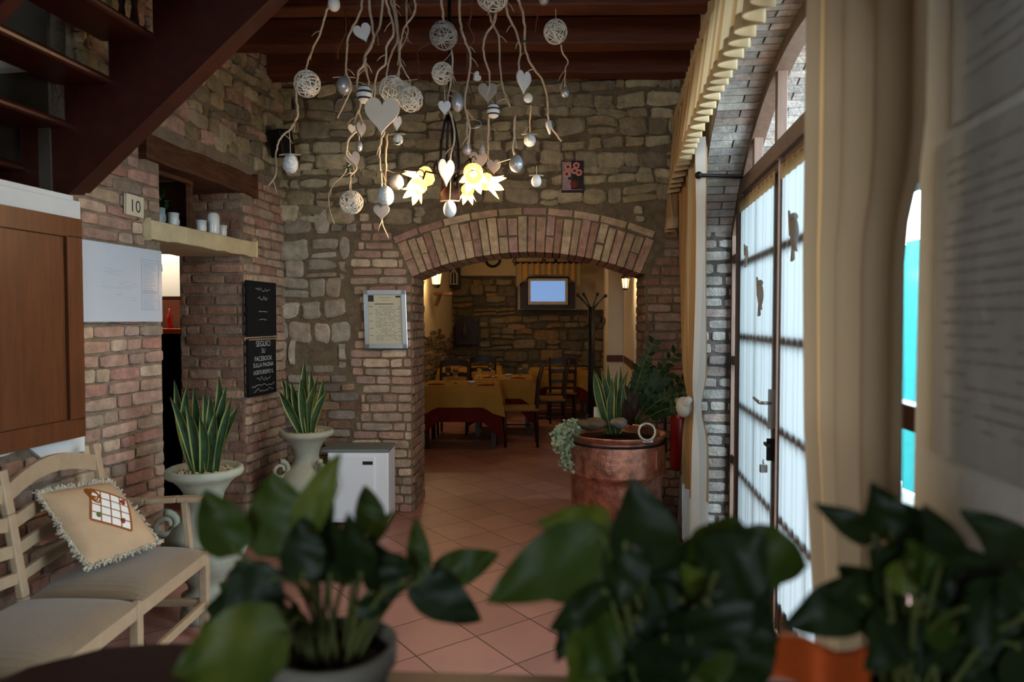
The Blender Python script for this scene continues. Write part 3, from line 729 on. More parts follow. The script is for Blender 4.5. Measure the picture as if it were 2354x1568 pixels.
# loudspeaker in the corner
c = P(646, 330, 5.22)
mb = MB(); mb.box((-0.065, -0.06, -0.1), (0.065, 0.07, 0.1), Matrix.Translation(c) @ Matrix.Rotation(-0.5, 4, 'Z') @ Matrix.Rotation(0.2, 4, 'X'))
t = thing('loudspeaker', 'small black loudspeaker high in the stone corner', 'loudspeaker', c); mb.build('case', 'black_plastic', t, bevel=0.008)
mb = MB(); mb.bar(c + Vector((-0.03, 0.05, 0.02)), c + Vector((-0.11, 0.24, 0.02)), 0.03, 0.03); mb.build('bracket', 'iron', t)

# ------------------------------------------------------------------ wooden shutter on the plaster
def shut():
    Y1 = 2.55 / (0.142 + (1177 - 198) / 1569.0); z0 = P(197, 1000, Y1).z; z1 = P(187, 507, Y1).z; Y0 = Y1 - 1.0
    t = thing('wooden_shutter', 'brown wooden hatch door with framed panel above the settee', 'shutter', L((Y0 + Y1) / 2, z0, 0.03))
    wd = (Y1 - Y0) / UL; O = L(Y0, 0, 0.023); fr = 0.085
    mb = MB()
    for (a, b, c_, d) in ((0, z0, wd, z0 + fr), (0, z1 - fr, wd, z1), (0, z0 + fr, fr, z1 - fr), (wd - fr, z0 + fr, wd, z1 - fr)):
        mb.prism([(a, b), (c_, b), (c_, d), (a, d)], 0.05, O, UN, ZV, NR)
    mb.build('frame', 'shutter_wood', t, bevel=0.004)
    mb = MB(); k = 7
    for i in range(k):
        a = fr + 0.006 + (wd - 2 * fr - 0.012) * i / k; b = fr + 0.006 + (wd - 2 * fr - 0.012) * (i + 1) / k - 0.002
        mb.prism([(a, z0 + fr + .006), (b, z0 + fr + .006), (b, z1 - fr - .006), (a, z1 - fr - .006)], 0.034, O, UN, ZV, NR)
    mb.build('panel', 'shutter_wood', t, bevel=0.002)
    for zz in (z0 + 0.2, z1 - 0.25):
        mb = MB(); mb.tube([L(Y1 + 0.008, zz, 0.06), L(Y1 + 0.008, zz + 0.07, 0.06)], 0.008, 8); mb.build('hinge', 'iron', t)
shut()

# ------------------------------------------------------------------ open staircase
def stair():
    t = thing('staircase', 'dark brown open wooden staircase rising across the upper left', 'staircase', (-2.3, 3.0, 2.1))
    YF, YN = 3.34, 2.46
    def sp(px, py): return P(px, py, YF)
    A = sp(150, 455); B_ = sp(604, 14)
    d = Vector((B_.x - A.x, 0, B_.z - A.z)); sl = d.z / d.x
    rise = 100 / 1569 * YF
    corners = [sp(352 + 101 * k, 95 - 100 * k) for k in range(-5, 5)]      # right end of each tread underside
    def stringer(Y, th, shift, name):
        mb = MB(); poly = []
        x0 = corners[0].x - rise + shift
        lowz = lambda x: A.z + sl * (x - shift - A.x)
        poly.append((x0, lowz(x0))); xe = corners[-1].x + shift + rise * 0.9
        poly.append((xe, lowz(xe)))
        for c in reversed(corners):
            zt_ = min(c.z, 3.57); poly.append((c.x + shift + (rise if c is corners[-1] else 0) * 0.9 if c is corners[-1] else c.x + shift + rise, zt_ + 0.0)); poly.append((c.x + shift, zt_))
        # tidy: every step is horizontal tread line then vertical drop
        poly = [(x0, lowz(x0)), (xe, lowz(xe))]
        last = xe
        for i, c in enumerate(reversed(corners)):
            poly.append((last, c.z + rise)); poly.append((c.x + shift, c.z + rise)) ; last = c.x + shift
        poly.append((x0, corners[0].z))
        poly = [(a, min(b, 3.62)) for a, b in poly]
        # drop duplicates
        q = [];
        for p_ in poly:
            if not q or abs(p_[0] - q[-1][0]) + abs(p_[1] - q[-1][1]) > 1e-4: q.append(p_)
        mb.prism(q, th, (0, Y, 0), (1, 0, 0), (0, 0, 1), (KR * 0, 1, 0))
        mb.build(name, 'stair_wood', t)
    stringer(YF, 0.12, 0.0, 'stringer')
    stringer(YN - 0.06, 0.06, -KR * (YF - YN), 'stringer')
    for c in corners[:-1]:
        z = c.z + rise
        if z > 3.5: continue
        mb = MB(); th = 0.04; wd = rise + 0.035
        pr = [(-wd, 0), (0.0, 0), (0.012, 0.008), (0.016, 0.02), (0.012, 0.032), (0, th), (-wd, th)]
        n = len(pr); vs = []
        for (Y, sh) in ((YN, -KR * (YF - YN)), (YF - 0.001, 0)):
            for (a, b) in pr: vs.append((c.x + sh + rise * 0 + a + 0.0, Y, z - rise + b))
        mb.add(vs, [tuple(range(n)), tuple(reversed(range(n, 2 * n)))] + [(i, (i + 1) % n, n + (i + 1) % n, n + i) for i in range(n)])
        mb.build('tread', 'stair_wood', t)
stair()
for i, px in enumerate((283, 312)):
    Y = 3.62; p0 = P(px, 200, Y); mb = MB(); x = p0.x; z0 = 2.55
    mb.lathe([(0.018, 0), (0.018, 0.3), (0.012, 0.32), (0.026, 0.42), (0.03, 0.5), (0.018, 0.6), (0.012, 0.64), (0.024, 0.7), (0.018, 0.78), (0.018, 0.95)], (x, Y, z0), 10)
    tag(mb.build('baluster', 'walnut', smooth=True), ['left turned dark baluster seen between the upper stair treads', 'right turned dark baluster seen between the upper stair treads'][i], 'baluster', 'balusters behind the stair')

# ------------------------------------------------------------------ kitchen glimpsed through the doorway
mb = MB(); mb.box((-4.6, 6.6, 0), (-2.4, 6.7, 3.4)); mb.box((-4.75, -3.3, 0), (-4.65, 6.7, 3.62)); mb.box((-4.7, 5.88, 2.7), (-2.3, 5.95, 3.62)); struct(mb.build('wall_kitchen', 'kitchen_white'))
mb = MB(); mb.box((-4.6, 3.9, 3.4), (-2.2, 6.7, 3.45)); mb = MB(); mb.prism([(-5.2, 3.3), (-2.3, 3.3), (-2.2, 7.0), (-5.2, 7.0)], 0.05, (0, 0, 2.75), (1, 0, 0), (0, 1, 0), (0, 0, 1)); struct(mb.build('ceiling_kitchen', 'kitchen_white'))
mb = MB(); mb.box((-4.5, 5.9, 0), (-2.3, 6.55, 1.43)); t = thing('kitchen_counter', 'black kitchen counter with copper edge seen through the doorway', 'counter', (-3.4, 6.2, 0)); mb.build('body', 'matte_black', t)
mb = MB(); mb.box((-4.5, 5.86, 1.43), (-2.3, 6.58, 1.47)); mb.build('worktop', 'orange_wrap', t)
mb = MB(); mb.box((-4.5, 6.3, 1.74), (-2.45, 6.59, 1.765)); tag(mb.build('kitchen_shelf', 'walnut'), 'thin dark shelf on the white kitchen wall behind the doorway', 'shelf')
mb = MB(); mb.lathe([(0.025, 0), (0.028, 0.09), (0.02, 0.12), (0.01, 0.14), (0.01, 0.18)], (P(390, 720, 6.2).x, 6.2, 1.471), 12); tag(mb.build('red_bottle', 'red_paint', smooth=True), 'small red bottle on the kitchen counter through the doorway', 'bottle')
l = bpy.data.lights.new('kitchen_lamp', 'POINT'); l.energy = 22; l.color = (1, 0.86, 0.68); l.shadow_soft_size = 0.08
o = bpy.data.objects.new('kitchen_lamp', l); COL.objects.link(o); o.location = (-3.35, 6.1, 2.35)
# black coat in the passage
# ------------------------------------------------------------------ settee
def bench():
    BX, FX = -1.965, -1.49
    ys = [3.27, 2.67, 2.07, 1.47]
    t = thing('settee', 'cream painted ladder-back settee with beige seats along the left wall', 'settee', (-1.72, 2.5, 0))
    for i, y in enumerate(ys):
        back = [(BX + 0.02, y, 0), (BX + 0.03, y, 0.45), (BX - 0.02, y, 0.78), (BX - 0.05, y, 0.955)]
        mb = MB()
        for a, b in zip(back, back[1:]): mb.bar(a, b, 0.042, 0.03, (1, 0, 0))
        mb.build('back_post', 'bench_paint', t, bevel=0.006)
        mb = MB(); mb.bar((FX, y, 0), (FX, y, 0.43), 0.04, 0.04, (1, 0, 0)); mb.build('leg', 'bench_paint', t, bevel=0.005)
        mb = MB(); mb.bar((FX, y, 0.18), (BX + 0.02, y, 0.18), 0.022, 0.035); mb.build('side_stretcher', 'bench_paint', t)
    mb = MB(); mb.bar((FX, ys[0] + 0.02, 0.4), (FX, ys[-1], 0.4), 0.028, 0.07); mb.build('front_rail', 'bench_paint', t, bevel=0.005)
    mb = MB(); mb.bar((BX + 0.03, ys[0], 0.4), (BX + 0.03, ys[-1], 0.4), 0.028, 0.07); mb.build('back_rail', 'bench_paint', t)
    mb = MB(); mb.bar((FX, ys[0], 0.405), (BX, ys[0], 0.405), 0.028, 0.06); mb.build('side_rail', 'bench_paint', t)
    mb = MB(); mb.bar((FX, ys[0], 0.17), (FX, ys[-1], 0.17), 0.025, 0.04); mb.build('front_stretcher', 'bench_paint', t, bevel=0.004)
    for a, b in zip(ys, ys[1:]):
        for k, (z, arch, h) in enumerate(((0.865, 0.055, 0.075), (0.745, 0.03, 0.055), (0.64, 0.02, 0.05), (0.535, 0.012, 0.045))):
            mb = MB(); n = 12; vs = []
            for i in range(n + 1):
                s_ = i / n; y = a - 0.02 - (a - b - 0.04) * s_; zz = z + arch * math.sin(PI * s_); xx = BX + 0.03 - max(0, (z - 0.45)) * 0.16 - 0.018 * math.sin(PI * s_)
                for dx, dz in ((-0.009, -h / 2), (0.009, -h / 2), (0.009, h / 2), (-0.009, h / 2)): vs.append((xx + dx, y, zz + dz))
            fs = [(i * 4 + c, i * 4 + (c + 1) % 4, i * 4 + 4 + (c + 1) % 4, i * 4 + 4 + c) for i in range(n) for c in range(4)] + [(0, 1, 2, 3), (n * 4 + 3, n * 4 + 2, n * 4 + 1, n * 4)]
            mb.add(vs, fs); mb.build('back_slat', 'bench_paint', t)
        # padded seat
        mb = MB(); x0, x1, y0, y1 = BX + 0.03, FX + 0.015, b + 0.012, a - 0.012
        def seat(u, v):
            e = 0.035 * (1 - (2 * u - 1) ** 8) * (1 - (2 * v - 1) ** 8) ; cr = 0.028 * (1 - (2 * u - 1) ** 2) * (1 - (2 * v - 1) ** 2)
            return Vector((x0 + (x1 - x0) * u, y0 + (y1 - y0) * v, 0.437 + e + cr))
        mb.grid(seat, 20, 20); k0 = len(mb.v); mb.add([(x0, y0, 0.425), (x1, y0, 0.425), (x1, y1, 0.425), (x0, y1, 0.425), (x0, y0, 0.437), (x1, y0, 0.437), (x1, y1, 0.437), (x0, y1, 0.437)], [(0, 3, 2, 1), (0, 1, 5, 4), (1, 2, 6, 5), (2, 3, 7, 6), (3, 0, 4, 7)])
        mb.build('seat_pad', 'seat_fabric', t, smooth=False)
    # arm at the far end
    mb = MB(); y = ys[0] + 0.0
    arm = [(BX - 0.0, y, 0.67), (BX + 0.2, y, 0.675), (FX - 0.12, y, 0.685), (FX - 0.0, y, 0.685), (FX + 0.03, y, 0.672), (FX + 0.045, y, 0.645)]
    for a, b in zip(arm, arm[1:]): mb.bar(a, b, 0.06, 0.026, (0, 0, 1))
    mb.build('armrest', 'bench_paint', t, bevel=0.007)
    mb = MB(); mb.bar((FX - 0.07, y, 0.43), (FX - 0.09, y, 0.67), 0.032, 0.028, (1, 0, 0)); mb.build('arm_support', 'bench_paint', t, bevel=0.004)
bench()

# pillow with embroidery, leaning on the settee back
def pillow():
    c = P(240, 1200, 2.98); c = Vector((c.x, 2.98, c.z))
    t = thing('pillow', 'beige fringed pillow embroidered with a small window, on the settee', 'pillow', c)
    zv = (P(215, 1298, 2.9) - P(240, 1100, 2.98))
    # square corners taken on the leaning plane
    tl, tr, br, bl = P(122, 1135, 2.83), P(280, 1108, 3.13), P(362, 1245, 3.07), P(203, 1300, 2.76)
    tl.x -= 0.06; tr.x -= 0.06
    n_ = (tr - bl).cross(tl - br).normalized()
    if n_.y > 0: n_ = -n_
    def q(u, v): return (tl * (1 - u) + tr * u) * (1 - v) + (bl * (1 - u) + br * u) * v
    def puff(u, v): return 0.055 * ((1 - (2 * u - 1) ** 4) * (1 - (2 * v - 1) ** 4)) ** 0.6
    mb = MB(); mb.grid(lambda u, v: q(u, v) + n_ * puff(u, v), 18, 18); mb.grid(lambda u, v: q(u, v) - n_ * puff(u, v) * 0.7, 18, 18)
    mb.build('cover', 'pillow_fabric', t, smooth=True)
    mb = MB(); per = [(i / 40, 0) for i in range(40)] + [(1, i / 40) for i in range(40)] + [(1 - i / 40, 1) for i in range(40)] + [(0, 1 - i / 40) for i in range(40)]
    cc = q(.5, .5)
    for (u, v) in per:
        for k in range(5):
            p = q(u, v); out = (p - cc).normalized(); e = p + out * rnd(0.008, 0.017) + Vector((rnd(-.01, .01), rnd(-.01, .01), rnd(-.01, .01))) + n_ * rnd(-.012, .012)
            mb.tube([p, (p + e) / 2 + n_ * rnd(-.006, .006), e], 0.0035, 4)
    mb.build('fringe', 'fringe', t)
    mb = MB(); mb.cur = 0
    def pa(u, v): return q(u, v) + n_ * (puff(u, v) + 0.002)
    PC = [(.53, .13), (.90, .40), (.64, .82), (.25, .54)]
    def pc(s_, t_): return tuple((PC[0][k] * (1 - s_) + PC[1][k] * s_) * (1 - t_) + (PC[3][k] * (1 - s_) + PC[2][k] * s_) * t_ for k in (0, 1))
    def patch(u0, v0, u1, v1, lift=0.0):
        n0 = 12; mb.grid(lambda a, b: pa(*pc((u0 + (u1 - u0) * a - .36) / .44, (v0 + (v1 - v0) * b - .32) / .40)) + n_ * lift, n0, n0)
    mb.cur = 0; patch(0.36, 0.32, 0.8, 0.72)
    mb.cur = 1
    for k in range(5):
        u = 0.36 + 0.44 * k / 4; v = 0.32 + 0.4 * k / 4; th = 0.006 if 0 < k < 4 else 0.011
        patch(u - th, 0.32, u + th, 0.72, 0.0012) if k != 2 or True else None
        patch(0.36, v - th, 0.8, v + th, 0.0012)
    mb.cur = 1
    for k in range(5): mb.tube([pa(0.50 + 0.06 * math.sin(a) * (1 if k % 2 else -1), 0.20 + 0.02 * k + 0.08 * math.cos(a)) for a in [i * PI / 6 for i in range(7)]], 0.004, 5)
    for (u, v, c_) in ((0.80, 0.42, 2), (0.38, 0.52, 3), (0.62, 0.68, 2)):
        mb.cur = c_
        for k in range(4): mb.ball(pa(u + rnd(-.015, .015), v + rnd(-.02, .02)), 0.010, (1, 1, 1), 6, 4)
    mb.build('embroidery', ['embroidery_white', 'embroidery_brown', 'embroidery_red', 'embroidery_green'], t)
pillow()

# ------------------------------------------------------------------ urns with snake plants
def blade(mb, base, tip, wid, face, edge=True, bend=None):
    base, tip = Vector(base), Vector(tip); n = 9; d = (tip - base); side = d.cross(Vector(face)).normalized(); nn = side.cross(d).normalized()
    bend = bend if bend is not None else rnd(-0.03, 0.03)
    rows = []
    for i in range(n + 1):
        s_ = i / n; wv = wid * (0.62 + 0.38 * math.sin(min(1, s_ / 0.55) * PI / 2)) * (1 - max(0, (s_ - 0.62) / 0.38) ** 1.7)
        c = base + d * s_ + side * bend * math.sin(s_ * PI) + nn * 0.012 * math.sin(s_ * 5)
        ang = 0.5 * (s_ - 0.5)
        sd = (side * math.cos(ang) + nn * math.sin(ang))
        rows.append((c, sd, max(wv, 0.0008), nn))
    fr = (-1, -0.74, 0, 0.74, 1)
    k0 = len(mb.v); vs = []
    for (c, sd, wv, nn_) in rows:
        for f_ in fr: vs.append(c + sd * wv * f_ / 2 + nn_ * (wv * 0.18 * (abs(f_) ** 2)))
    fs0, fs1 = [], []
    for i in range(n):
        for k in range(4):
            f4 = (i * 5 + k, i * 5 + k + 1, i * 5 + 6 + k, i * 5 + 5 + k)
            (fs1 if k in (0, 3) else fs0).append(f4)
    mb.cur = 0; mb.add(vs, fs0)
    base_i = len(mb.v) - len(vs); mb.cur = 1
    for f4 in fs1: mb.f.append([base_i + q for q in f4]); mb.c.append(None); mb.mi.append(1)
    mb.cur = 0

def urn(x, y, s, label):
    t = thing('garden_urn', label, 'urn', (x, y, 0), 'stone urns with snake plants')
    prof = [(0.125, 0), (0.125, 0.05), (0.115, 0.06), (0.12, 0.075), (0.12, 0.13), (0.10, 0.14), (0.085, 0.16), (0.09, 0.19), (0.13, 0.235), (0.185, 0.30), (0.215, 0.37), (0.205, 0.44), (0.16, 0.50), (0.11, 0.535),
            (0.09, 0.56), (0.085, 0.60), (0.095, 0.65), (0.125, 0.70), (0.155, 0.73), (0.185, 0.745), (0.192, 0.76), (0.188, 0.78), (0.175, 0.788), (0.16, 0.775), (0.14, 0.755), (0.001, 0.752)]
    mb = MB(); mb.lathe([(r * s, z * s) for r, z in prof], (x, y, 0), 40); mb.build('body', 'urn_stone', t, smooth=True)
    for sg in (-1, 1):
        pts = []; dv = Vector((0.72, -0.7, 0)) if sg > 0 else Vector((-0.75, -0.66, 0))
        for i in range(22):
            a = i / 21; ang = PI * 0.5 + a * 2.6 * PI; r_ = 0.065 * (1 - a * 0.62)
            pts.append(Vector((x, y, 0)) + dv * s * (0.175 + 0.02 + r_ * math.cos(ang) + 0.0) + ZV * s * (0.52 + r_ * math.sin(ang)))
        mb = MB(); mb.tube(pts, [0.019 * s * (1 - 0.4 * i / 21) for i in range(22)], 8)
        mb.build('handle', 'urn_stone', t, smooth=True)
    mb = MB()
    for k in range(170):
        r_ = 0.15 * s * math.sqrt(random.random()); a = rnd(0, 2 * PI); mb.ball((x + r_ * math.cos(a), y + r_ * math.sin(a), 0.757 * s + rnd(0, .008)), rnd(.006, .012), (1, 1, 0.7), 6, 4)
    o = mb.build('pebbles', 'pebble', t, smooth=True); o['kind'] = 'stuff'
    return t
def snake(x, y, z, blades, label, Y, group=None):
    t = thing('snake_plant', label, 'plant', (x, y, z), group)
    mb = MB()
    for (bx, tx, ty, wpx, dY) in blades:
        b = P(bx, 0, Y); b.z = z; b.y = Y + dY * 0.3; tp = P(tx, ty, Y + dY); blade(mb, b, tp, wpx / F * Y, (0, -1, 0.1))
    mb.build('leaves', ['snake_leaf', 'snake_edge'], t, smooth=True)
    return t
UY = 3.52; ux = P(455, 0, UY).x
urn(ux, UY, 1.0, 'larger pale stone urn at the end of the settee')
snake(ux, UY, 0.756, [(428, 398, 872, 22, .05), (430, 428, 882, 26, .02), (452, 465, 900, 26, .06), (440, 388, 912, 20, -.04), (468, 500, 862, 26, .05), (480, 518, 885, 24, .03), (476, 548, 930, 22, 0), (462, 480, 905, 24, -.03), (445, 424, 932, 24, -.06), (470, 492, 948, 26, -.07), (458, 456, 958, 24, -.09), (484, 530, 912, 20, -.02), (436, 442, 886, 22, .08), (474, 512, 930, 22, .07)],
      'variegated snake plant in the larger urn beside the settee', UY)
UY2 = 4.80; ux2 = P(695, 0, UY2).x
urn(ux2, UY2, 0.985, 'pale stone urn standing between the chalkboards and the white appliance')
snake(ux2, UY2, 0.744, [(680, 645, 868, 16, .05), (684, 656, 872, 18, .02), (690, 668, 878, 18, 0), (694, 699, 826, 18, .05), (700, 712, 850, 18, .02), (706, 742, 870, 16, .05), (708, 750, 900, 18, 0), (686, 640, 900, 20, -.05), (696, 690, 870, 20, -.06), (702, 722, 885, 18, -.04), (704, 730, 866, 14, 0)],
      'snake plant in the urn below the chalkboards', UY2)

# ------------------------------------------------------------------ white appliance
def appliance():
    Yf = 5.06; a = P(752, 1037, Yf); b = P(893, 1037, Yf); z = a.z; x0, x1 = a.x, b.x
    t = thing('air_cooler', 'white floor-standing appliance box with grey top against the stone wall', 'appliance', ((x0 + x1) / 2, Yf + .15, 0))
    mb = MB(); mb.box((x0, Yf, 0.03), (x1, Yf + 0.29, z - 0.01)); mb.build('case', 'metal_white', t, bevel=0.012)
    mb = MB(); mb.box((x0 + 0.02, Yf - 0.012, 0.06), (x1 - 0.10, Yf + 0.01, z - 0.04)); mb.build('front_panel', 'metal_white', t, bevel=0.006)
    mb = MB(); mb.box((x0 - 0.05, Yf - 0.004, z - 0.012), (x1 + 0.003, Yf + 0.295, z + 0.012)); mb.build('top_cover', 'plastic_grey', t, bevel=0.006)
    mb = MB(); mb.box((x1 - 0.19, Yf - 0.016, z - 0.10), (x1 - 0.115, Yf - 0.011, z - 0.075)); mb.build('badge', 'black_plastic', t)
    for (a_, b_) in ((x0 + .03, Yf + .03), (x1 - .06, Yf + .03), (x0 + .03, Yf + .24), (x1 - .06, Yf + .24)):
        mb = MB(); mb.box((a_, b_, 0), (a_ + .03, b_ + .03, 0.032)); mb.build('foot', 'black_plastic', t)
appliance()

# framed menu and small flower painting on the stone wall
def onback(px, py, off):     # pixel -> point off metres before the back wall
    a = (px - CX) / F; Y = (5.42 - off) / (1 + 0.052 * a); return P(px, py, Y)
UB = Vector((1, -0.052, 0)).normalized(); NB = Vector((-0.052, -1, 0)).normalized()
def menu():
    c = onback(886, 734, 0.05); wd, ht = 0.325, 0.45
    t = thing('menu_frame', 'silver snap frame with printed price list beside the arch', 'frame', c - ZV * ht / 2)
    V = (ZV + UB * -0.03).normalized()
    mb = MB(); mb.prism([(-wd / 2, -ht / 2), (wd / 2, -ht / 2), (wd / 2, ht / 2), (-wd / 2, ht / 2)], 0.01, c - NB * 0.02, UB, V, NB); mb.build('backing', 'plastic_grey', t)
    mb = MB(); f = 0.022
    for (a, b, c_, d) in ((-wd / 2, -ht / 2, wd / 2, -ht / 2 + f), (-wd / 2, ht / 2 - f, wd / 2, ht / 2), (-wd / 2, -ht / 2, -wd / 2 + f, ht / 2), (wd / 2 - f, -ht / 2, wd / 2, ht / 2)):
        mb.prism([(a, b), (c_, b), (c_, d), (a, d)], 0.022, c - NB * 0.012, UB, V, NB)
    mb.build('frame_rail', 'aluminium', t, bevel=0.006)
    mb = MB(); mb.prism([(-wd / 2 + f, -ht / 2 + f), (wd / 2 - f, -ht / 2 + f), (wd / 2 - f, ht / 2 - f), (-wd / 2 + f, ht / 2 - f)], 0.004, c - NB * 0.01, UB, V, NB); mb.build('sheet', 'paper_cream', t)
    mb = MB()
    O = c - NB * 0.0052
    def r(x0, y0, x1, y1): mb.add([O + UB * x + V * y for x, y in ((x0, y0), (x1, y0), (x1, y1), (x0, y1))], [(0, 1, 2, 3)])
    mb.cur = 1; r(-0.135, 0.14, -0.09, 0.19); r(0.085, 0.172, 0.125, 0.186)
    mb.cur = 1; r(-0.085, 0.118, 0.07, 0.124)
    mb.cur = 0; r(-0.05, 0.17, 0.05, 0.174); r(-0.03, 0.15, 0.03, 0.153)
    for k in range(24):
        y = 0.098 - 0.0115 * k; x = -0.08
        while x < 0.075:
            w_ = rnd(0.008, 0.03)
            if random.random() < 0.8: r(x, y, x + w_, y + 0.004)
            x += w_ + 0.006
        if k % 5 == 0: r(-0.132, y, -0.10, y + 0.005)
        if random.random() < .7: r(0.10, y, 0.12, y + 0.004)
    mb.build('print', ['ink_faint', 'ink'], t)
menu()
def painting():
    c = onback(1316, 406, 0.045); wd, ht = 0.17, 0.245
    t = thing('flower_painting', 'small painting of pink roses in a vase on the stone wall', 'painting', c - ZV * ht / 2)
    mb = MB(); mb.prism([(-wd / 2, -ht / 2), (wd / 2, -ht / 2), (wd / 2, ht / 2), (-wd / 2, ht / 2)], 0.018, c - NB * 0.018, UB, ZV, NB); mb.build('frame', 'picture_dark', t)
    mb = MB(); O = c + NB * 0.001
    def r(x0, y0, x1, y1, k, m): mb.cur = m; mb.add([O + NB * 0.0006 * k + UB * x + ZV * y for x, y in ((x0, y0), (x1, y0), (x1, y1), (x0, y1))], [(0, 1, 2, 3)])
    def disc(x, y, rr, k, m): mb.cur = m; mb.add([O + NB * 0.0006 * k + UB * (x + rr * math.cos(a) * (1 + .12 * math.sin(5 * a))) + ZV * (y + rr * math.sin(a)) for a in [i * PI / 8 for i in range(16)]], [tuple(range(16))])
    r(-0.08, -0.105, 0.08, 0.115, 0, 0); r(-0.01, -0.1, 0.08, 0.115, 1, 1)
    for (x, y) in ((-0.035, 0.075), (-0.045, 0.02), (0.015, 0.045), (0.03, 0.085), (0.05, 0.03)): disc(x, y, 0.026, 2, 2); disc(x, y, 0.012, 3, 3)
    for k in range(5): disc(rnd(-.05, .05), rnd(-.05, 0), 0.012, 2, 4)
    disc(0.01, -0.06, 0.028, 3, 3)
    mb.build('canvas', ['picture_pale', 'picture_dark', 'flower_pink', 'flower_core', 'zz_leaf'], t)
painting()

# ------------------------------------------------------------------ arched glazed door
def door():
    root = bpy.data.objects.new('door_1', None); COL.objects.link(root); root.location = R(3.0, 0, 0, XD); root['kind'] = 'structure'
    def D(Y, z, off=0): return R(Y, z, off, XD)
    # arched outer frame
    mb = MB(); n = 40; prof = []
    def ring(r, offs):
        out = []
        for i in range(n + 1):
            Y = OY0 + 0.01 + (OY1 - OY0 - 0.02) * i / n
            out.append(Y)
        return out
    path_o = [(OY0 + 0.0, 0)] + [(OY0 + (OY1 - OY0) * i / n, op_z(OY0 + (OY1 - OY0) * i / n) - 0.002) for i in range(n + 1)] + [(OY1, 0)]
    def inner(Y): return OCR - OR_ + math.sqrt(max(0, (OR_ - 0.085) ** 2 - (Y - OC) ** 2))
    y0, y1 = OY0 + 0.085, OY1 - 0.085
    path_i = [(y0, 0)] + [(y0 + (y1 - y0) * i / n, inner(y0 + (y1 - y0) * i / n)) for i in range(n + 1)] + [(y1, 0)]
    vs = []
    for (a, b) in zip(path_o, path_i):
        for (Y, z) in (a, b):
            for off in (0.035, -0.04): vs.append(D(Y, z, off))
    m = len(path_o); fs = []
    for i in range(m - 1):
        o = i * 4; p = o + 4
        fs += [(o, p, p + 2, o + 2), (o + 1, o + 3, p + 3, p + 1), (o + 2, p + 2, p + 3, o + 3), (o, o + 1, p + 1, p)]
    mb.add(vs, fs); mb.build('frame', 'frame_wood', root)
    # transom and mullions
    mb = MB(); mb.bar(D(1.42, 2.38), D(4.42, 2.38), 0.07, 0.09); mb.build('transom', 'frame_wood', root, bevel=0.006)
    for Y in (4.50 - 0.08, 3.37, 2.29):
        pass
    M = [(4.36, 3.38), (3.34, 2.34)]
    zt = 2.33
    for Y in (4.385, 2.30):
        mb = MB(); mb.bar(D(Y, 0), D(Y, 2.36), 0.07, 0.05, UN); mb.build('mullion', 'frame_wood', root, bevel=0.005)
    for Y in (3.95, 3.42, 2.60, 2.0):
        mb = MB(); mb.bar(D(Y, 2.42), D(Y, min(inner(Y) + 0.02, 2.86)), 0.05, 0.045, UN); mb.build('fanlight_bar', 'frame_wood', root, bevel=0.004)
    for Yz in (0.62, 1.28, 1.95):
        mb = MB(); mb.bar(D(1.40, Yz), D(2.28, Yz), 0.05, 0.07); mb.build('side_rail', 'stair_wood', root)
        mb = MB(); mb.bar(D(4.40, Yz), D(4.54, Yz), 0.05, 0.06); mb.build('side_rail', 'frame_wood', root)
    def glass(pts, nm='pane', root=root):
        mb = MB(); mb.add([D(a, b, -0.034) for a, b in pts], [tuple(range(len(pts)))]); mb.build(nm, 'glass', root)
    glass([(y0, 2.42), (y1, 2.42)] + [(y1 - (y1 - y0) * i / 20, max(2.421, inner(y1 - (y1 - y0) * i / 20))) for i in range(21)], 'fanlight_pane')
    glass([(1.42, 0.02), (2.28, 0.02), (2.28, 2.34), (1.42, 2.12)], 'side_pane'); glass([(4.41, 0.02), (4.53, 0.02), (4.53, 2.2), (4.41, 2.3)], 'side_pane')
    # two leaves
    for li, (ya, yb) in enumerate(M):
        lo = D((ya + yb) / 2, 0) ; leaf_obj = None
        mb = MB(); z0 = 0.02; st = 0.06
        for Y in (ya - st / 2, yb + st / 2): mb.bar(D(Y, z0), D(Y, zt), 0.03, st, NR) if False else mb.prism([(-.015, z0), (.015, z0), (.015, zt), (-.015, zt)], st, D(Y, 0) - UN * st / 2, NR, ZV, UN)
        mb.bar(D(ya, zt - 0.04), D(yb, zt - 0.04), 0.03, 0.08); mb.bar(D(ya, 0.10), D(yb, 0.10), 0.03, 0.16)
        lf = mb.build('leaf', 'frame_wood', root, bevel=0.004)
        mb = MB(); mb.bar(D((ya + yb) / 2, 0.15), D((ya + yb) / 2, zt - .06), 0.022, 0.012, NR) if False else mb.prism([(-.006, .15), (.006, .15), (.006, zt - .06), (-.006, zt - .06)], 0.022, D((ya + yb) / 2, 0) - UN * .011, NR, ZV, UN)
        for z in (1.907, 1.45, 1.015, 0.585): mb.bar(D(ya - .03, z), D(yb + .03, z), 0.014, 0.045)
        mb.build('glazing_bars', 'frame_wood', lf)
        glass([(ya, 0.1), (yb, 0.1), (yb, zt - .03), (ya, zt - .03)], 'pane', lf)
        if li == 0: leaf0 = lf
    # handle, lock case, padlock
    t0 = thing('padlock', 'small grey padlock hanging from the bolt of the glazed door', 'padlock', D(3.42, 0.80, 0.07))
    c = D(3.42, 0.80, 0.065); mb = MB(); mb.box((-.018, -.01, -.022), (.018, .01, .018), Matrix.Translation(c)); mb.build('body', 'aluminium', t0, bevel=.003)
    mb = MB(); mb.tube([c + UN * 0.012 * math.cos(a) + ZV * (0.02 + 0.022 * math.sin(a)) for a in [PI * i / 8 for i in range(9)]], 0.003, 6); mb.build('shackle', 'aluminium', t0)
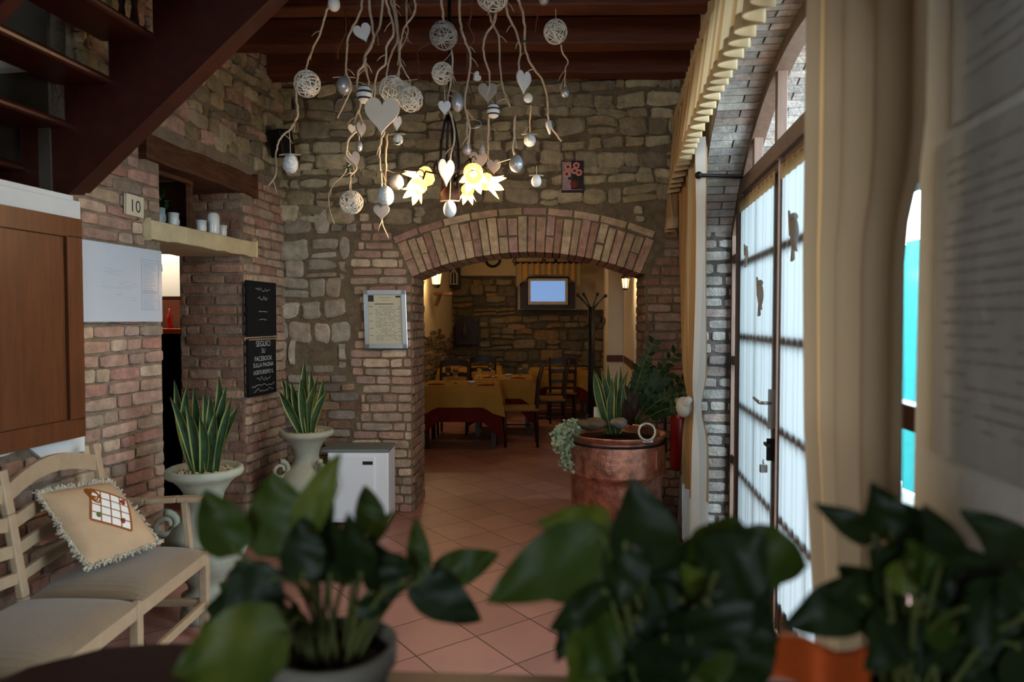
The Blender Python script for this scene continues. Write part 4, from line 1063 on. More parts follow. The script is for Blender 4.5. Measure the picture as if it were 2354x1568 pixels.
    mb = MB(); mb.bar(D(3.42, 1.0, 0.028), D(3.42, 1.2, 0.028), 0.012, 0.035, NR); hp = mb.build('handle_plate', 'aluminium', leaf0)
    mb = MB(); mb.tube([D(3.42, 1.13, 0.03), D(3.42, 1.13, 0.075), D(3.44, 1.13, 0.085), D(3.56, 1.14, 0.085)], 0.009, 8); mb.build('door_handle', 'aluminium', leaf0, smooth=True)
    mb = MB(); mb.bar(D(3.42, 0.84, 0.03), D(3.42, 0.95, 0.03), 0.02, 0.04, NR); mb.bar(D(3.38, 0.92, 0.05), D(3.46, 0.92, 0.05), 0.015, 0.015); mb.build('bolt', 'iron', leaf0)
    # sheer curtains on the leaves
    for li, (ya, yb) in enumerate(M):
        t = thing('sheer_curtain', ['white sheer curtain on the far door leaf, the one with the handle', 'white sheer curtain on the nearer door leaf, partly behind the big drape'][li], 'curtain', D((ya + yb) / 2, 0.15, 0.05), 'sheer curtains on the glazed door')
        a, b = ya - 0.03, yb + 0.035
        mb = MB(); mb.grid(lambda u, v: D(a + (b - a) * u, 0.14 + (2.28 - 0.14) * v, 0.021 + 0.004 * math.sin(u * 60) + 0.002 * math.sin(u * 151)), 130, 3); mb.build('cloth', 'sheer', t, smooth=True)
        mb = MB(); mb.grid(lambda u, v: D(a + (b - a) * u, 2.22 + 0.07 * v, 0.028 + 0.003 * math.sin(u * 60)), 130, 1); mb.build('heading', 'curtain_cream', t, smooth=True)
        mb = MB(); mb.tube([D(a + .0, 2.28, 0.024), D(b - .0, 2.28, 0.024)], 0.005, 6); mb.build('rod', 'brass', t)
    # birds stuck to the curtains
    birds = [(1826, 535, 45, 'largest grey bird ornament clipped on the nearer sheer curtain'), (1748, 678, 34, 'grey bird ornament in the middle of the far sheer curtain'), (1716, 585, 20, 'smallest grey bird ornament near the hinge side of the far curtain')]
    for (px, py, s_, lab) in birds:
        a = (px - CX) / F; Y = (XD - 0.075) / (a - KR); c = P(px, py, Y); k = s_ / F * Y * 1.7
        t = thing('bird_ornament', lab, 'ornament', c, 'bird ornaments on the sheer curtains')
        mb = MB(); mb.ball(c, k * 0.22, (0.5, 0.9, 2.1), 10, 8); mb.ball(c + ZV * k * 0.48 + UN * .01, k * 0.13, (1, 1, 1), 8, 6); mb.build('body', 'felt_grey', t, smooth=True)
        mb = MB(); W1 = [c + ZV * k * .25, c + UN * k * .55 + ZV * k * .75, c + UN * k * .4 - ZV * k * .05]; W2 = [c + ZV * k * .2, c - UN * k * .4 - ZV * k * .6, c - UN * k * .1 - ZV * k * .5]
        for W_ in (W1, W2): mb.add(W_ + [p - NR * .008 for p in W_], [(0, 1, 2), (5, 4, 3), (0, 3, 4, 1), (1, 4, 5, 2), (2, 5, 3, 0)])
        mb.build('wings', 'felt_grey', t)
        mb = MB(); mb.add([c - ZV * k * .3, c - ZV * k * .85 + UN * k * .15, c - ZV * k * .8 - UN * k * .12, c - ZV * k * .3 - NR * .01, c - ZV * k * .85 + UN * k * .15 - NR * .01, c - ZV * k * .8 - UN * k * .12 - NR * .01], [(0, 1, 2), (5, 4, 3), (0, 3, 4, 1), (1, 4, 5, 2), (2, 5, 3, 0)]); mb.build('tail', 'felt_grey', t)
door()
# iron hold bar between wall and frame
mb = MB(); mb.tube([P(1606, 403, 3.98), P(1640, 404, 4.05), P(1712, 405, 4.22)], 0.012, 8); mb.ball(P(1606, 403, 3.98), 0.022)
tag(mb.build('curtain_rail', 'iron', smooth=True), 'short black iron rod reaching from the far drape to the door frame', 'rail')

# outside: ground, turquoise panels, pale wall
mb = MB(); mb.box((1.7, -3, -0.12), (12, 12, -0.02)); struct(mb.build('floor_terrace', 'gravel'))
t = thing('turquoise_fence', 'bright turquoise fence panels outside, seen past the big drape', 'fence', (3.2, 5.5, 0))
mb = MB()
for k in range(8): mb.box((3.0 + 0.14 * k, 3.6 + k * 0.52, 0.02), (3.03 + 0.14 * k, 4.1 + k * 0.52, 2.25)) 
for k, nm in ((0, 'board'),): mb.build('boards', 'turquoise', t)
mb = MB(); mb.bar((3.0, 3.6, 1.6), (4.1, 7.7, 1.6), 0.03, 0.08); mb.build('fence_rail', 'turquoise', t)

# ------------------------------------------------------------------ drapes and valance
def C0(Y, z, off=0.0, x0=0.50): return R(Y, z, off, x0)
def far_drape():
    t = thing('drape', 'far gold and white tied drape beside the brick reveal', 'curtain', C0(4.5, 0, 0, 0.55), 'tall drapes by the glazed door')
    def edges(z):
        if z > 1.1: k = (z - 1.1) / 1.6; return 4.02 - 0.10 * (1 - min(1, k * 1.5)) * -1, 4.98 - 0.25 * max(0, 1 - k * 2.0)
        k = (1.1 - z) / 1.1; return 4.06 - 0.1 * k, 4.75 + 0.25 * k
    def shape(u, v, lo, hi):
        z = 0.06 + (2.62 - 0.06) * v; a, b = edges(z); tie = math.exp(-((z - 1.0) / 0.12) ** 2)
        am = 0.045 * (1 - 0.6 * tie)
        U_ = lo + (hi - lo) * u; Y = a + (b - a) * (0.5 + (U_ - 0.5) * (1 - 0.45 * tie))
        return C0(Y, z, am * math.sin(U_ * 2 * PI * 7) + 0.012 * math.sin(U_ * 31 + z * 2), 0.55)
    segs = [(0, 0.09, 'curtain_white'), (0.09, 0.28, 'curtain_gold'), (0.28, 0.40, 'curtain_cream'), (0.40, 0.6, 'curtain_gold'), (0.6, 0.7, 'curtain_cream'), (0.7, 1.0, 'curtain_gold')]
    mb = MB()
    for i, (lo, hi, m) in enumerate(segs):
        mb.cur = i; mb.grid(lambda u, v: shape(u, v * (2.62 - 0.45) / 2.56 + 0.39 / 2.56, lo, hi), 40, 26)
    mb.build('cloth', [s_[2] for s_ in segs], t, smooth=True)
    mb = MB(); mb.grid(lambda u, v: shape(u, v * 0.39 / 2.56, 0, 1) , 120, 6); mb.build('hem_band', 'curtain_white', t, smooth=True)
    c = C0(4.28, 1.0, 0.075, 0.55); mb = MB(); mb.ball(c, 0.055, (0.9, 1.2, 1.2), 12, 8); mb.tube([c + Vector((0.0, 0.16, 0.02)), c, c + Vector((0, -0.12, 0.06))], 0.022, 8)
    mb.build('tieback', 'curtain_white', t, smooth=True)
far_drape()
def near_drape():
    t = thing('drape', 'large nearest beige drape hanging beside the white wall', 'curtain', C0(1.5, 0), 'tall drapes by the glazed door')
    def edges(z):
        far = 1.70 if z > 1.7 else (1.70 - 0.07 * (1.7 - z) if z > 1.3 else 1.672 - 0.24 * (1.3 - z))
        near = 1.06 if z > 1.80 else 1.06 + 0.072 * min(1, (1.80 - z) / 0.12) ** 0.6
        return far, near
    def shape(u, v, lo, hi):
        z = 0.05 + 2.9 * v; a, b = edges(z); U_ = lo + (hi - lo) * u
        return C0(a + (b - a) * U_, z, 0.020 * math.sin(U_ * 2 * PI * 4.5 + 0.4 + 1.1 * math.sin(U_ * 5)) + 0.004 * math.sin(U_ * 47), 0.50)
    segs = [(0, 0.08, 'curtain_taupe'), (0.08, 0.22, 'curtain_gold'), (0.22, 0.38, 'curtain_taupe'), (0.38, 0.90, 'curtain_taupe'), (0.90, 1.0, 'curtain_taupe')]
    mb = MB()
    for i, (lo, hi, m) in enumerate(segs):
        mb.cur = i; mb.grid(lambda u, v: shape(u, v, lo, hi), 26, 40)
    mb.build('cloth', [s_[2] for s_ in segs], t, smooth=True)
near_drape()
def valance():
    t = thing('valance', 'pleated cream and gold valance following the arch above the glazed door', 'valance', C0(3.3, 2.5))
    def zb(Y): return 2.40 + 0.13 * max(0, 1 - ((Y - 3.2) / 1.9) ** 2) - (0.22 if Y > 4.85 else 0)
    ya, yb = 5.05, 1.72
    def sh(u, v, flare=0.0):
        Y = ya + (yb - ya) * u; b = zb(Y); z = b + (3.02 - b) * v
        ph = u * 2 * PI * 30 + 1.1 * math.sin(u * 19) + 0.7 * math.sin(u * 47); am = 0.012 + 0.030 * (1 - v)
        return C0(Y + 0.012 * math.cos(ph) * (1 - v), z, 0.10 + am * math.sin(ph) + 0.03 * (1 - v), 0.58)
    mb = MB()
    for k in range(30):
        mb.cur = (0, 1, 0, 0, 1)[k % 5]; mb.grid(lambda u, v: sh((k + u) / 30, 0.10 + 0.9 * v), 10, 6)
    mb.build('cloth', ['curtain_cream', 'curtain_gold'], t, smooth=True)
    mb = MB(); mb.grid(lambda u, v: sh(u, 0.10 * v) + Vector((0, 0, -0.0)), 300, 2); mb.build('ruffle', 'curtain_cream', t, smooth=True, thick=0.004)
    mb = MB(); mb.grid(lambda u, v: C0(ya + (yb - ya) * u, 2.94 + 0.09 * v + 0.008 * math.sin(u * 300), 0.115 + 0.008 * math.sin(u * 210), 0.58), 300, 3); mb.build('heading', 'curtain_cream', t, smooth=True)
    mb = MB(); mb.tube([C0(ya, 3.0, 0.06, 0.58), C0(yb, 3.0, 0.06, 0.58)], 0.015, 8); mb.build('pole', 'walnut', t)
valance()

# glazed notice sheets on the near right wall
def notice(y0, y1, z0, z1, label, lines, gaps):
    t = thing('notice_sheet', label, 'poster', R((y0 + y1) / 2, z0, 0.01))
    O = R(y0, 0, 0.004); w_ = (y1 - y0) / UL
    mb = MB(); mb.prism([(0, z0), (w_, z0), (w_, z1), (0, z1)], 0.006, O, UN, ZV, -NR); mb.build('sheet', 'poster_paper', t)
    mb = MB(); Oi = O - NR * 0.0066
    for (ua, ub, za, zb_) in gaps: mb.add([Oi + UN * (w_ - a) + ZV * z for a, z in ((ua, za), (ub, za), (ub, zb_), (ua, zb_))], [(0, 1, 2, 3)])
    for k in range(lines):
        z = z1 - 0.04 - (z1 - z0 - 0.08) * k / lines; a = w_ - rnd(0.03, 0.05)
        while a > 0.05:
            b = a - rnd(0.015, 0.06)
            if random.random() < .75: mb.add([Oi + UN * a + ZV * z, Oi + UN * b + ZV * z, Oi + UN * b + ZV * (z + .004), Oi + UN * a + ZV * (z + .004)], [(0, 1, 2, 3)])
            a = b - 0.008
    mb.build('print', 'ink_notice', t)
notice(0.55, 1.238, 1.31, 1.862, 'large glossy notice sheet on the white wall, the lower one', 22, [])
notice(0.55, 1.19, 1.885, 2.6, 'grey notice sheet on the white wall, the upper one near the frame top', 26, [])

# ------------------------------------------------------------------ fire extinguisher behind the drape
c = P(1566, 1000, 5.1); x, y = c.x, 5.12
t = thing('fire_extinguisher', 'red fire extinguisher half hidden behind the far drape', 'extinguisher', (x, y, 0.42))
mb = MB(); mb.lathe([(0.06, 0.42), (0.075, 0.44), (0.075, 0.80), (0.06, 0.85), (0.025, 0.88), (0.02, 0.9)], (x, y, 0), 20); mb.build('cylinder', 'red_paint', t, smooth=True)
mb = MB(); mb.lathe([(0.022, 0.9), (0.022, 0.94)], (x, y, 0), 10); mb.bar((x, y, 0.93), (x - 0.09, y - 0.03, 0.96), 0.02, 0.012); mb.build('valve', 'iron', t)
mb = MB(); mb.tube([(x, y - .02, 0.92), (x - 0.08, y - .03, 0.93), (x - 0.125, y - .03, 0.82), (x - 0.12, y - .03, 0.55)], 0.011, 8); mb.build('hose', 'black_plastic', t, smooth=True)
mb = MB(); mb.bar((x, y + 0.06, 0.7), (x, 5.36, 0.7), 0.05, 0.03); mb.build('wall_bracket', 'iron', t)

# ------------------------------------------------------------------ copper cauldron planter
def copper():
    Y = 4.55; c = P(1417, 1000, Y); x = c.x; r = 112 / F * Y; zr = P(1417, 995, Y).z
    t = thing('copper_cauldron', 'large hammered copper cauldron planter in front of the arch', 'planter', (x, Y, 0))
    prof = [(r * 0.72, 0.02), (r * 0.86, 0.04), (r * 0.92, 0.12), (r * 0.93, zr - 0.30), (r * 0.935, zr - 0.265), (r * 1.0, zr - 0.255), (r * 0.995, zr - 0.24), (r * 0.985, zr - 0.06), (r * 0.96, zr - 0.035), (r * 0.97, zr - 0.02), (r * 1.03, zr), (r * 1.03, zr + 0.012), (r * 0.96, zr + 0.006), (r * 0.93, zr - 0.05)]
    mb = MB(); mb.lathe(prof, (x, Y, 0), 56); mb.build('body', 'copper', t, smooth=True)
    mb = MB(); mb.lathe([(r * 0.94, zr - 0.045), (r * 0.5, zr - 0.02), (0.001, zr)], (x, Y, 0), 32); mb.build('soil', 'soil', t, smooth=True)
    mb = MB(); mb.tube([(x + r * math.cos(a) * 0.99, Y + r * math.sin(a) * 0.99, zr - 0.045) for a in [2 * PI * i / 48 for i in range(48)]], 0.008, 6, True); mb.build('rim_band', 'iron', t)
    rc = P(1487, 993, Y - 0.31); rr = 19 / F * 4.24
    mb = MB(); mb.tube([rc + Vector((math.cos(a), 0.18 * math.sin(a), math.sin(a))) * rr for a in [2 * PI * i / 28 for i in range(28)]], 0.009, 8, True); mb.build('ring_handle', 'ring_metal', t, smooth=True)
    mb = MB(); mb.bar(rc - ZV * rr * 1.15 + Vector((-.03, 0.01, 0)), rc - ZV * rr * 1.15 + Vector((.04, 0.01, 0)), 0.03, 0.02); mb.build('handle_mount', 'ring_metal', t, bevel=.004)
    for (ang, h) in ((-2.05, 0.11), (-0.9, 0.12)):
        mb = MB(); p = Vector((x + r * 0.99 * math.cos(ang), Y + r * 0.99 * math.sin(ang), zr - 0.13)); mb.bar(p - ZV * h / 2, p + ZV * h / 2, 0.012, 0.05, (math.cos(ang), math.sin(ang), 0)); mb.build('strap', 'copper', t, bevel=.004)
    zs = zr - 0.02
    snake(x - 0.1, Y, zs, [(1400, 1372, 858, 17, .02), (1404, 1382, 845, 16, .05), (1410, 1398, 835, 15, .1), (1418, 1420, 850, 15, .05), (1412, 1408, 868, 16, 0), (1424, 1440, 858, 15, .05), (1420, 1428, 838, 13, .1), (1416, 1412, 880, 18, -.03), (1428, 1452, 872, 14, 0), (1408, 1366, 850, 18, -.04), (1422, 1432, 885, 15, -.05), (1426, 1446, 848, 13, .12)],
          'snake plant with pale edges in the copper cauldron', Y, )
    # zz plant
    t2 = thing('zz_plant', 'dark glossy plant with feathery stems at the back of the copper cauldron', 'plant', (x + 0.12, Y + 0.08, zs))
    stems = [((1450, 975), (1455, 880), (1502, 790)), ((1455, 975), (1470, 900), (1550, 815)), ((1465, 975), (1500, 905), (1600, 900)), ((1460, 975), (1480, 930), (1585, 865)), ((1450, 975), (1462, 900), (1470, 850)), ((1470, 975), (1510, 940), (1560, 935)), ((1445, 975), (1452, 900), (1492, 845)), ((1458, 975), (1500, 890), (1535, 860))]
    ms, ml = MB(), MB()
    for i, (a, b, c_) in enumerate(stems):
        dY = (-0.1, 0.05, -0.12, 0.12, 0.15, -0.15, 0.1, 0)[i]
        A, B_, C_ = P(*a, Y + 0.05), P(*b, Y + 0.05 + dY * .6), P(*c_, Y + 0.05 + dY)
        pts = [(A * (1 - s_) ** 2 + B_ * 2 * s_ * (1 - s_) + C_ * s_ ** 2) for s_ in [k / 14 for k in range(15)]]
        ms.tube(pts, [0.008 * (1 - k / 18) for k in range(15)], 6)
        for k in range(4, 15):
            d = (pts[min(k + 1, 14)] - pts[k - 1]).normalized()
            for sg in (-1, 1):
                sd = d.cross(Vector((rnd(-.4, .4), -1, rnd(-.3, .3)))).normalized() * sg
                dr = (sd + d * 0.7 + Vector((0, rnd(-.4, .4), 0))).normalized(); ln = rnd(0.055, 0.075); wv = d.cross(dr).cross(dr).normalized() * 0.017
                p = pts[k]; ml.add([p, p + dr * ln * .35 + wv, p + dr * ln * .7 + wv * .8, p + dr * ln, p + dr * ln * .7 - wv * .8, p + dr * ln * .35 - wv], [(0, 1, 2, 3, 4, 5)])
    ms.build('stems', 'stem_green', t2, smooth=True); ml.build('leaves', 'zz_leaf', t2)
    t3 = thing('croton_plant', 'dark purple-leaved plant between the snake plant and the feathery one', 'plant', (x + .05, Y - .02, zs)); ml = MB()
    for k in range(14):
        b = P(1448 + rnd(-8, 8), 975, Y - .02); tp = P(1448 + rnd(-22, 22), 880 + rnd(0, 60), Y - .05 + rnd(-.08, .08)); blade(ml, b, tp, 0.05, (0, -1, .1))
    for i in range(len(ml.mi)): ml.mi[i] = 0
    ml.build('leaves', 'croton', t3, smooth=True)
    # trailing ivy
    t4 = thing('trailing_ivy', 'pale green ivy trailing over the left rim of the cauldron', 'plant', P(1310, 985, Y - .1))
    ms, ml = MB(), MB()
    for (pp) in (((1330, 985), (1290, 985), (1280, 1010), (1288, 1045)), ((1325, 990), (1300, 1000), (1300, 1040), (1308, 1085)), ((1335, 985), (1305, 975), (1276, 1000), (1285, 1040)), ((1325, 995), (1312, 1010), (1296, 1060), (1312, 1080)), ((1345, 980), (1320, 970), (1290, 990), (1282, 1030))):
        cs = [P(px, py, Y - 0.1 - 0.04 * i) for i, (px, py) in enumerate(pp)]
        pts = []
        for i in range(len(cs) - 1):
            for k in range(5): pts.append(cs[i].lerp(cs[i + 1], k / 5))
        ms.tube(pts, 0.002, 4)
        for p in pts:
            for k in range(6):
                c_ = p + Vector((rnd(-.03, .03), rnd(-.02, .02), rnd(-.03, .03))); U = Vector((rnd(-1, 1), rnd(-.6, .6), rnd(-1, 1))).normalized(); V = U.cross(Vector((rnd(-.5, .5), -1, rnd(-.5, .5)))).normalized(); s_ = rnd(.008, .016)
                ml.add([c_ - U * s_, c_ - U * s_ * .2 + V * s_, c_ + U * s_ * .5 + V * s_ * .5, c_ + U * s_ * 1.3, c_ + U * s_ * .5 - V * s_ * .5, c_ - U * s_ * .2 - V * s_], [(0, 1, 2, 3, 4, 5)])
    ms.build('stems', 'stem_green', t4); ml.build('leaves', 'ivy', t4)
    # driftwood, stone, card
    def lump(nm, c, r_, sz, m, lab, cat):
        mb = MB(); mb.ball(c, r_, sz, 16, 10)
        for i, v in enumerate(mb.v): mb.v[i] = v + Vector((math.sin(v.z * 60 + i) * .15, math.sin(v.x * 50), math.sin(v.x * 43 + v.y * 70))) * r_ * 0.12
        tag(mb.build(nm, m, smooth=True), lab, cat)
    lump('driftwood', P(1362, 975, Y - .12), 0.06, (1.7, 0.9, 0.62), 'driftwood', 'grey brown lump of driftwood on the cauldron rim', 'driftwood')
    lump('pale_rock', P(1422, 972, Y - .14), 0.045, (1.3, 1, 0.75), 'stone_grey', 'pale jagged rock on the cauldron soil', 'rock')
    cc = P(1374, 948, Y - .02); mb = MB(); mb.prism([(-.028, -.045), (.028, -.04), (.026, .035), (-.026, .037)], 0.002, cc, (1, 0.1, 0), ZV, (0, -1, 0)); mb.bar(cc - ZV * .04, cc - ZV * 0.1, .003, .003)
    tag(mb.build('plant_card', 'paper_cream'), 'small cream card stuck in the cauldron beside the snake plant', 'card')
copper()

# ------------------------------------------------------------------ dining room beyond the arch
YB = 12.5
def fx(px, Y): return (px - CX) / F * Y
def fz(py, Y): return P(CX, py, Y).z
WF = Wall(); WF.frame((0, YB, 0), Vector((1, 0, 0)), Vector((0, -1, 0)))
WF.cur = 1; WF.slab([(-2.6, 0), (3.4, 0), (3.4, 3.1), (-2.6, 3.1)], 0.3, C('#d4c39c')); WF.cur = 0
xs = fx(1190, YB); zt1, zt2 = fz(634, YB), fz(712, YB)
def far_ok(x, z): return z < (zt1 + 0.04 * math.sin(x * 5) if x < xs else zt2) and x < fx(1398, YB) and not (fx(1046, YB) < x < fx(1100, YB) and fz(792, YB) < z < fz(735, YB))
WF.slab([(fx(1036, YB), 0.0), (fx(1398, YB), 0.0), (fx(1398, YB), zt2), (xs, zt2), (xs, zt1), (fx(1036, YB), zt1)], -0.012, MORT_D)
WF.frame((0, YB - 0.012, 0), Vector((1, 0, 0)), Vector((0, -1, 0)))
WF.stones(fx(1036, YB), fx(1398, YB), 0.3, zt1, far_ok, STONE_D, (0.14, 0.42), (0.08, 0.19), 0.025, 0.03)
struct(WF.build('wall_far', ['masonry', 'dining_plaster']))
# its side walls: white plaster above, stone below on the left
def Lf(Y, z=0, off=0): return Vector((-1.09 - KR * (YB - Y), Y, z)) + NR * off
WS = Wall(); WS.frame(Lf(0), UN, NR)
WS.cur = 1; WS.slab([(u_(5.9), 0), (u_(YB), 0), (u_(YB), 3.1), (u_(5.9), 3.1)], 0.2, C('#d4c8b0')); WS.cur = 0
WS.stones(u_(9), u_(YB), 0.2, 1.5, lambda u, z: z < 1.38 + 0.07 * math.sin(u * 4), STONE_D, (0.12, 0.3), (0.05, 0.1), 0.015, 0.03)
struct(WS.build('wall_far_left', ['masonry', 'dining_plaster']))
xr0 = fx(1398, 9.4); xr1 = fx(1432, 9.4)
mb = MB(); mb.prism([(xr0, 9.4), (xr1, 9.4), (fx(1457, 8.0), 8.0), (fx(1465, 8.0) + 0.6, 5.95), (3.2, 5.95), (3.2, 12.5), (xr0 + .35, 12.5)], 3.1, (0, 0, 0), (1, 0, 0), (0, 1, 0), (0, 0, 1))
struct(mb.build('wall_far_right', 'column_plaster'))
zr1, zr0 = fz(820, 9.0), fz(836, 9.0)
mb = MB(); mb.prism([(xr0 - 0.02, 9.4), (xr0 - .02, 9.37), (xr1, 9.37), (fx(1455, 8.0) - .02, 8.0), (fx(1455, 8.0) + .05, 8.0), (xr1 + .05, 9.42)], zr1 - zr0, (0, 0, zr0), (1, 0, 0), (0, 1, 0), (0, 0, 1))
struct(mb.build('trim_2', 'shutter_wood'))
mb = MB(); mb.box((-2.7, 5.93, 2.95), (3.3, 12.8, 3.05)); struct(mb.build('ceiling_far', 'dining_plaster'))

# television on its dark shelf cabinet
def tv():
    Y = 12.2
    def pr(mb, x0, y0, x1, y1, Ya, Yb): a, b = P(x0, y0, Ya), P(x1, y1, Ya); mb.box((a.x, Ya, b.z), (b.x, Yb, a.z))
    t = thing('television', 'small television with beige casing and pale blue screen on the far wall', 'television', P(1259, 702, Y))
    mb = MB(); pr(mb, 1214, 640, 1306, 701, Y - .05, Y + .15); mb.build('casing', 'heart_cream', t, bevel=0.015)
    mb = MB(); pr(mb, 1220, 646, 1299, 693, Y - .056, Y - .045); mb.build('screen', 'screen', t)
    mb = MB(); t2 = thing('television_cabinet', 'dark wooden cabinet box around the television', 'cabinet', P(1259, 708, Y))
    pr(mb, 1196, 702, 1322, 709, Y - .02, Y + .29); pr(mb, 1196, 648, 1212, 702, Y, Y + .29); pr(mb, 1308, 648, 1322, 702, Y, Y + .29); pr(mb, 1212, 636, 1308, 702, Y + .16, Y + .29); mb.build('body', 'walnut', t2)
    t3 = thing('small_valance', 'scalloped yellow valance hanging above the television', 'valance', P(1259, 650, Y - .1))
    mb = MB()
    def v(u, w_):
        px = 1186 + 150 * u; e = abs(2 * u - 1); bot = 632 + 28 * max(0, (e - 0.55) / 0.45); py = bot + (604 - bot) * w_
        return P(px, py, Y - .12 + 0.03 * math.sin(u * 2 * PI * 11))
    for k in range(11): mb.cur = k % 2; mb.grid(lambda u, w_: v((k + u) / 11, w_), 6, 3)
    mb.build('cloth', ['curtain_cream', 'curtain_ochre'], t3, smooth=True)
    mb = MB(); a_, b_ = P(1184, 604, Y - .12), P(1338, 604, Y - .12); mb.tube([Vector((a_.x, 12.49, a_.z)), a_, b_, Vector((b_.x, 12.49, b_.z))], .02, 6); mb.build('rod', 'walnut', t3)
tv()
def horseshoe(px, py, label):
    c = P(px, py, 12.47); mb = MB(); mb.tube([c + Vector((math.cos(a), 0, math.sin(a))) * 0.13 for a in [PI + 0.0 + (PI) * i / 12 for i in range(13)]], 0.025, 6); tag(mb.build('horseshoe', 'iron', smooth=True), label, 'horseshoe', 'ironwork hung high on the far wall')
horseshoe(1133, 596, 'left dark horseshoe hanging high on the far plaster wall'); horseshoe(1293, 596, 'right dark horseshoe hanging high above the television')
for (px, lab) in ((1183, 'small iron ring left of the far valance'), (1250, 'small iron ring above the television')):
    c = P(px, 600, 12.48); mb = MB(); mb.tube([c + Vector((math.cos(a) * .7, 0, math.sin(a))) * 0.04 for a in [2 * PI * i / 14 for i in range(14)]], 0.01, 5, True); tag(mb.build('iron_ring', 'iron'), lab, 'ring', 'ironwork hung high on the far wall')
# arched dark niche
t = thing('wooden_niche', 'dark arched niche with a small figure in the far stone wall', 'niche', P(1073, 792, 12.4))
a, b = fx(1047, YB), fx(1099, YB); z0, z1 = fz(792, YB), fz(750, YB)
poly = [(a, z0), (b, z0), (b, z1)] + [((a + b) / 2 + (b - a) / 2 * math.cos(q_), z1 + 0.17 * math.sin(q_)) for q_ in [PI * i / 10 for i in range(1, 10)]] + [(a, z1)]
mb = MB(); mb.prism(poly, -0.06, (0, YB - .02, 0), (1, 0, 0), ZV, (0, 1, 0)); mb.build('recess', 'walnut', t)
mb = MB(); c = P(1068, 760, 12.38); mb.lathe([(0.05, -0.12), (0.05, 0), (0.03, 0.05), (0.035, 0.09), (0.001, 0.12)], c, 8); mb.build('figure', 'driftwood', t, smooth=True)
# wall lanterns
def lantern(c, s, label, lit=True, e=9):
    t = thing('wall_lantern', label, 'lantern', c, 'iron wall lanterns in the dining room'); c = Vector(c)
    mb = MB(); mb.lathe([(0.05 * s, -0.02), (0.075 * s, 0.16 * s)], c, 6); mb.build('glass', 'lantern_glass', t)
    mb = MB(); mb.lathe([(0.09 * s, 0.16 * s), (0.08 * s, 0.19 * s), (0.02 * s, 0.25 * s), (0.012 * s, 0.29 * s)], c, 6); mb.lathe([(0.03 * s, -0.06 * s), (0.06 * s, -0.02), (0.06 * s, -0.01)], c, 6)
    for k in range(6): a_ = PI / 3 * k; mb.bar(c + Vector((math.cos(a_) * .05 * s, math.sin(a_) * .05 * s, -.02)), c + Vector((math.cos(a_) * .077 * s, math.sin(a_) * .077 * s, .16 * s)), .008, .008)
    mb.build('cage', 'iron', t)
    return t
c = P(1003, 652, 10.6); t = lantern(c, 1.15, 'lit iron lantern on the white wall left of the dining room')
wl = Vector((-1.09 - KR * (YB - 10.6), 10.6, c.z)); mb = MB(); mb.tube([c + ZV * .3, c + Vector((-.1, 0, .38)), wl + ZV * .1, wl], 0.012, 6); mb.build('bracket', 'iron', t)
l = bpy.data.lights.new('lantern_light', 'POINT'); l.energy = 13; l.color = (1, 0.68, 0.36); l.shadow_soft_size = 0.06; o = bpy.data.objects.new('lantern_light', l); COL.objects.link(o); o.location = c + Vector((0.0, -0.16, 0.06))
c2 = P(1438, 660, 7.9); t = lantern(c2, 0.6, 'iron lantern on the right wall of the dining room, beyond the arch'); mb = MB(); mb.tube([c2 + ZV * .2, c2 + Vector((.1, .05, .26)), c2 + Vector((.17, .1, .1))], 0.012, 6); mb.build('bracket', 'iron', t)
l = bpy.data.lights.new('lantern_light', 'POINT'); l.energy = 6; l.color = (1, 0.68, 0.36); l.shadow_soft_size = 0.06; o = bpy.data.objects.new('lantern_light', l); COL.objects.link(o); o.location = c2 + Vector((-0.02, -0.14, 0.05))
l = bpy.data.lights.new('dining_lamp', 'POINT'); l.energy = 8; l.color = (1, 0.75, 0.48); l.shadow_soft_size = 0.15; o = bpy.data.objects.new('dining_lamp', l); COL.objects.link(o); o.location = (-0.1, 10.4, 2.8)
# shelf blocks under lantern + hanging cage panel
t = thing('cage_panel', 'dark wooden panel with a small white wire birdcage on the far wall corner', 'ornament', P(1043, 655, 12.3))
mb = MB(); a, b = P(1026, 612, 12.3), P(1058, 662, 12.3); mb.box((a.x, 12.3, b.z), (b.x, 12.45, a.z)); mb.build('panel', 'walnut', t)
mb = MB(); c = P(1043, 640, 12.2)
for k in range(8): a_ = 2 * PI * k / 8; mb.tube([c + Vector((math.cos(a_) * .07, math.sin(a_) * .03, -.1)), c + Vector((math.cos(a_) * .07, math.sin(a_) * .03, .08)), c + ZV * .17], 0.006, 4)
mb.lathe([(0.075, -0.11), (0.075, -0.10)], c, 10); mb.build('birdcage', 'twig_white', t)
mb = MB(); c = P(1018, 674, 10.9); mb.box((-.14, -.1, -.03), (.16, .1, 0.01), Matrix.Translation(c)); mb.bar(c + Vector((-.05, 0, -.03)), c + Vector((-.12, 0.02, -.2)), .04, .05); tag(mb.build('corner_shelf', 'shutter_wood'), 'small wooden bracket shelf under the lit lantern', 'shelf')

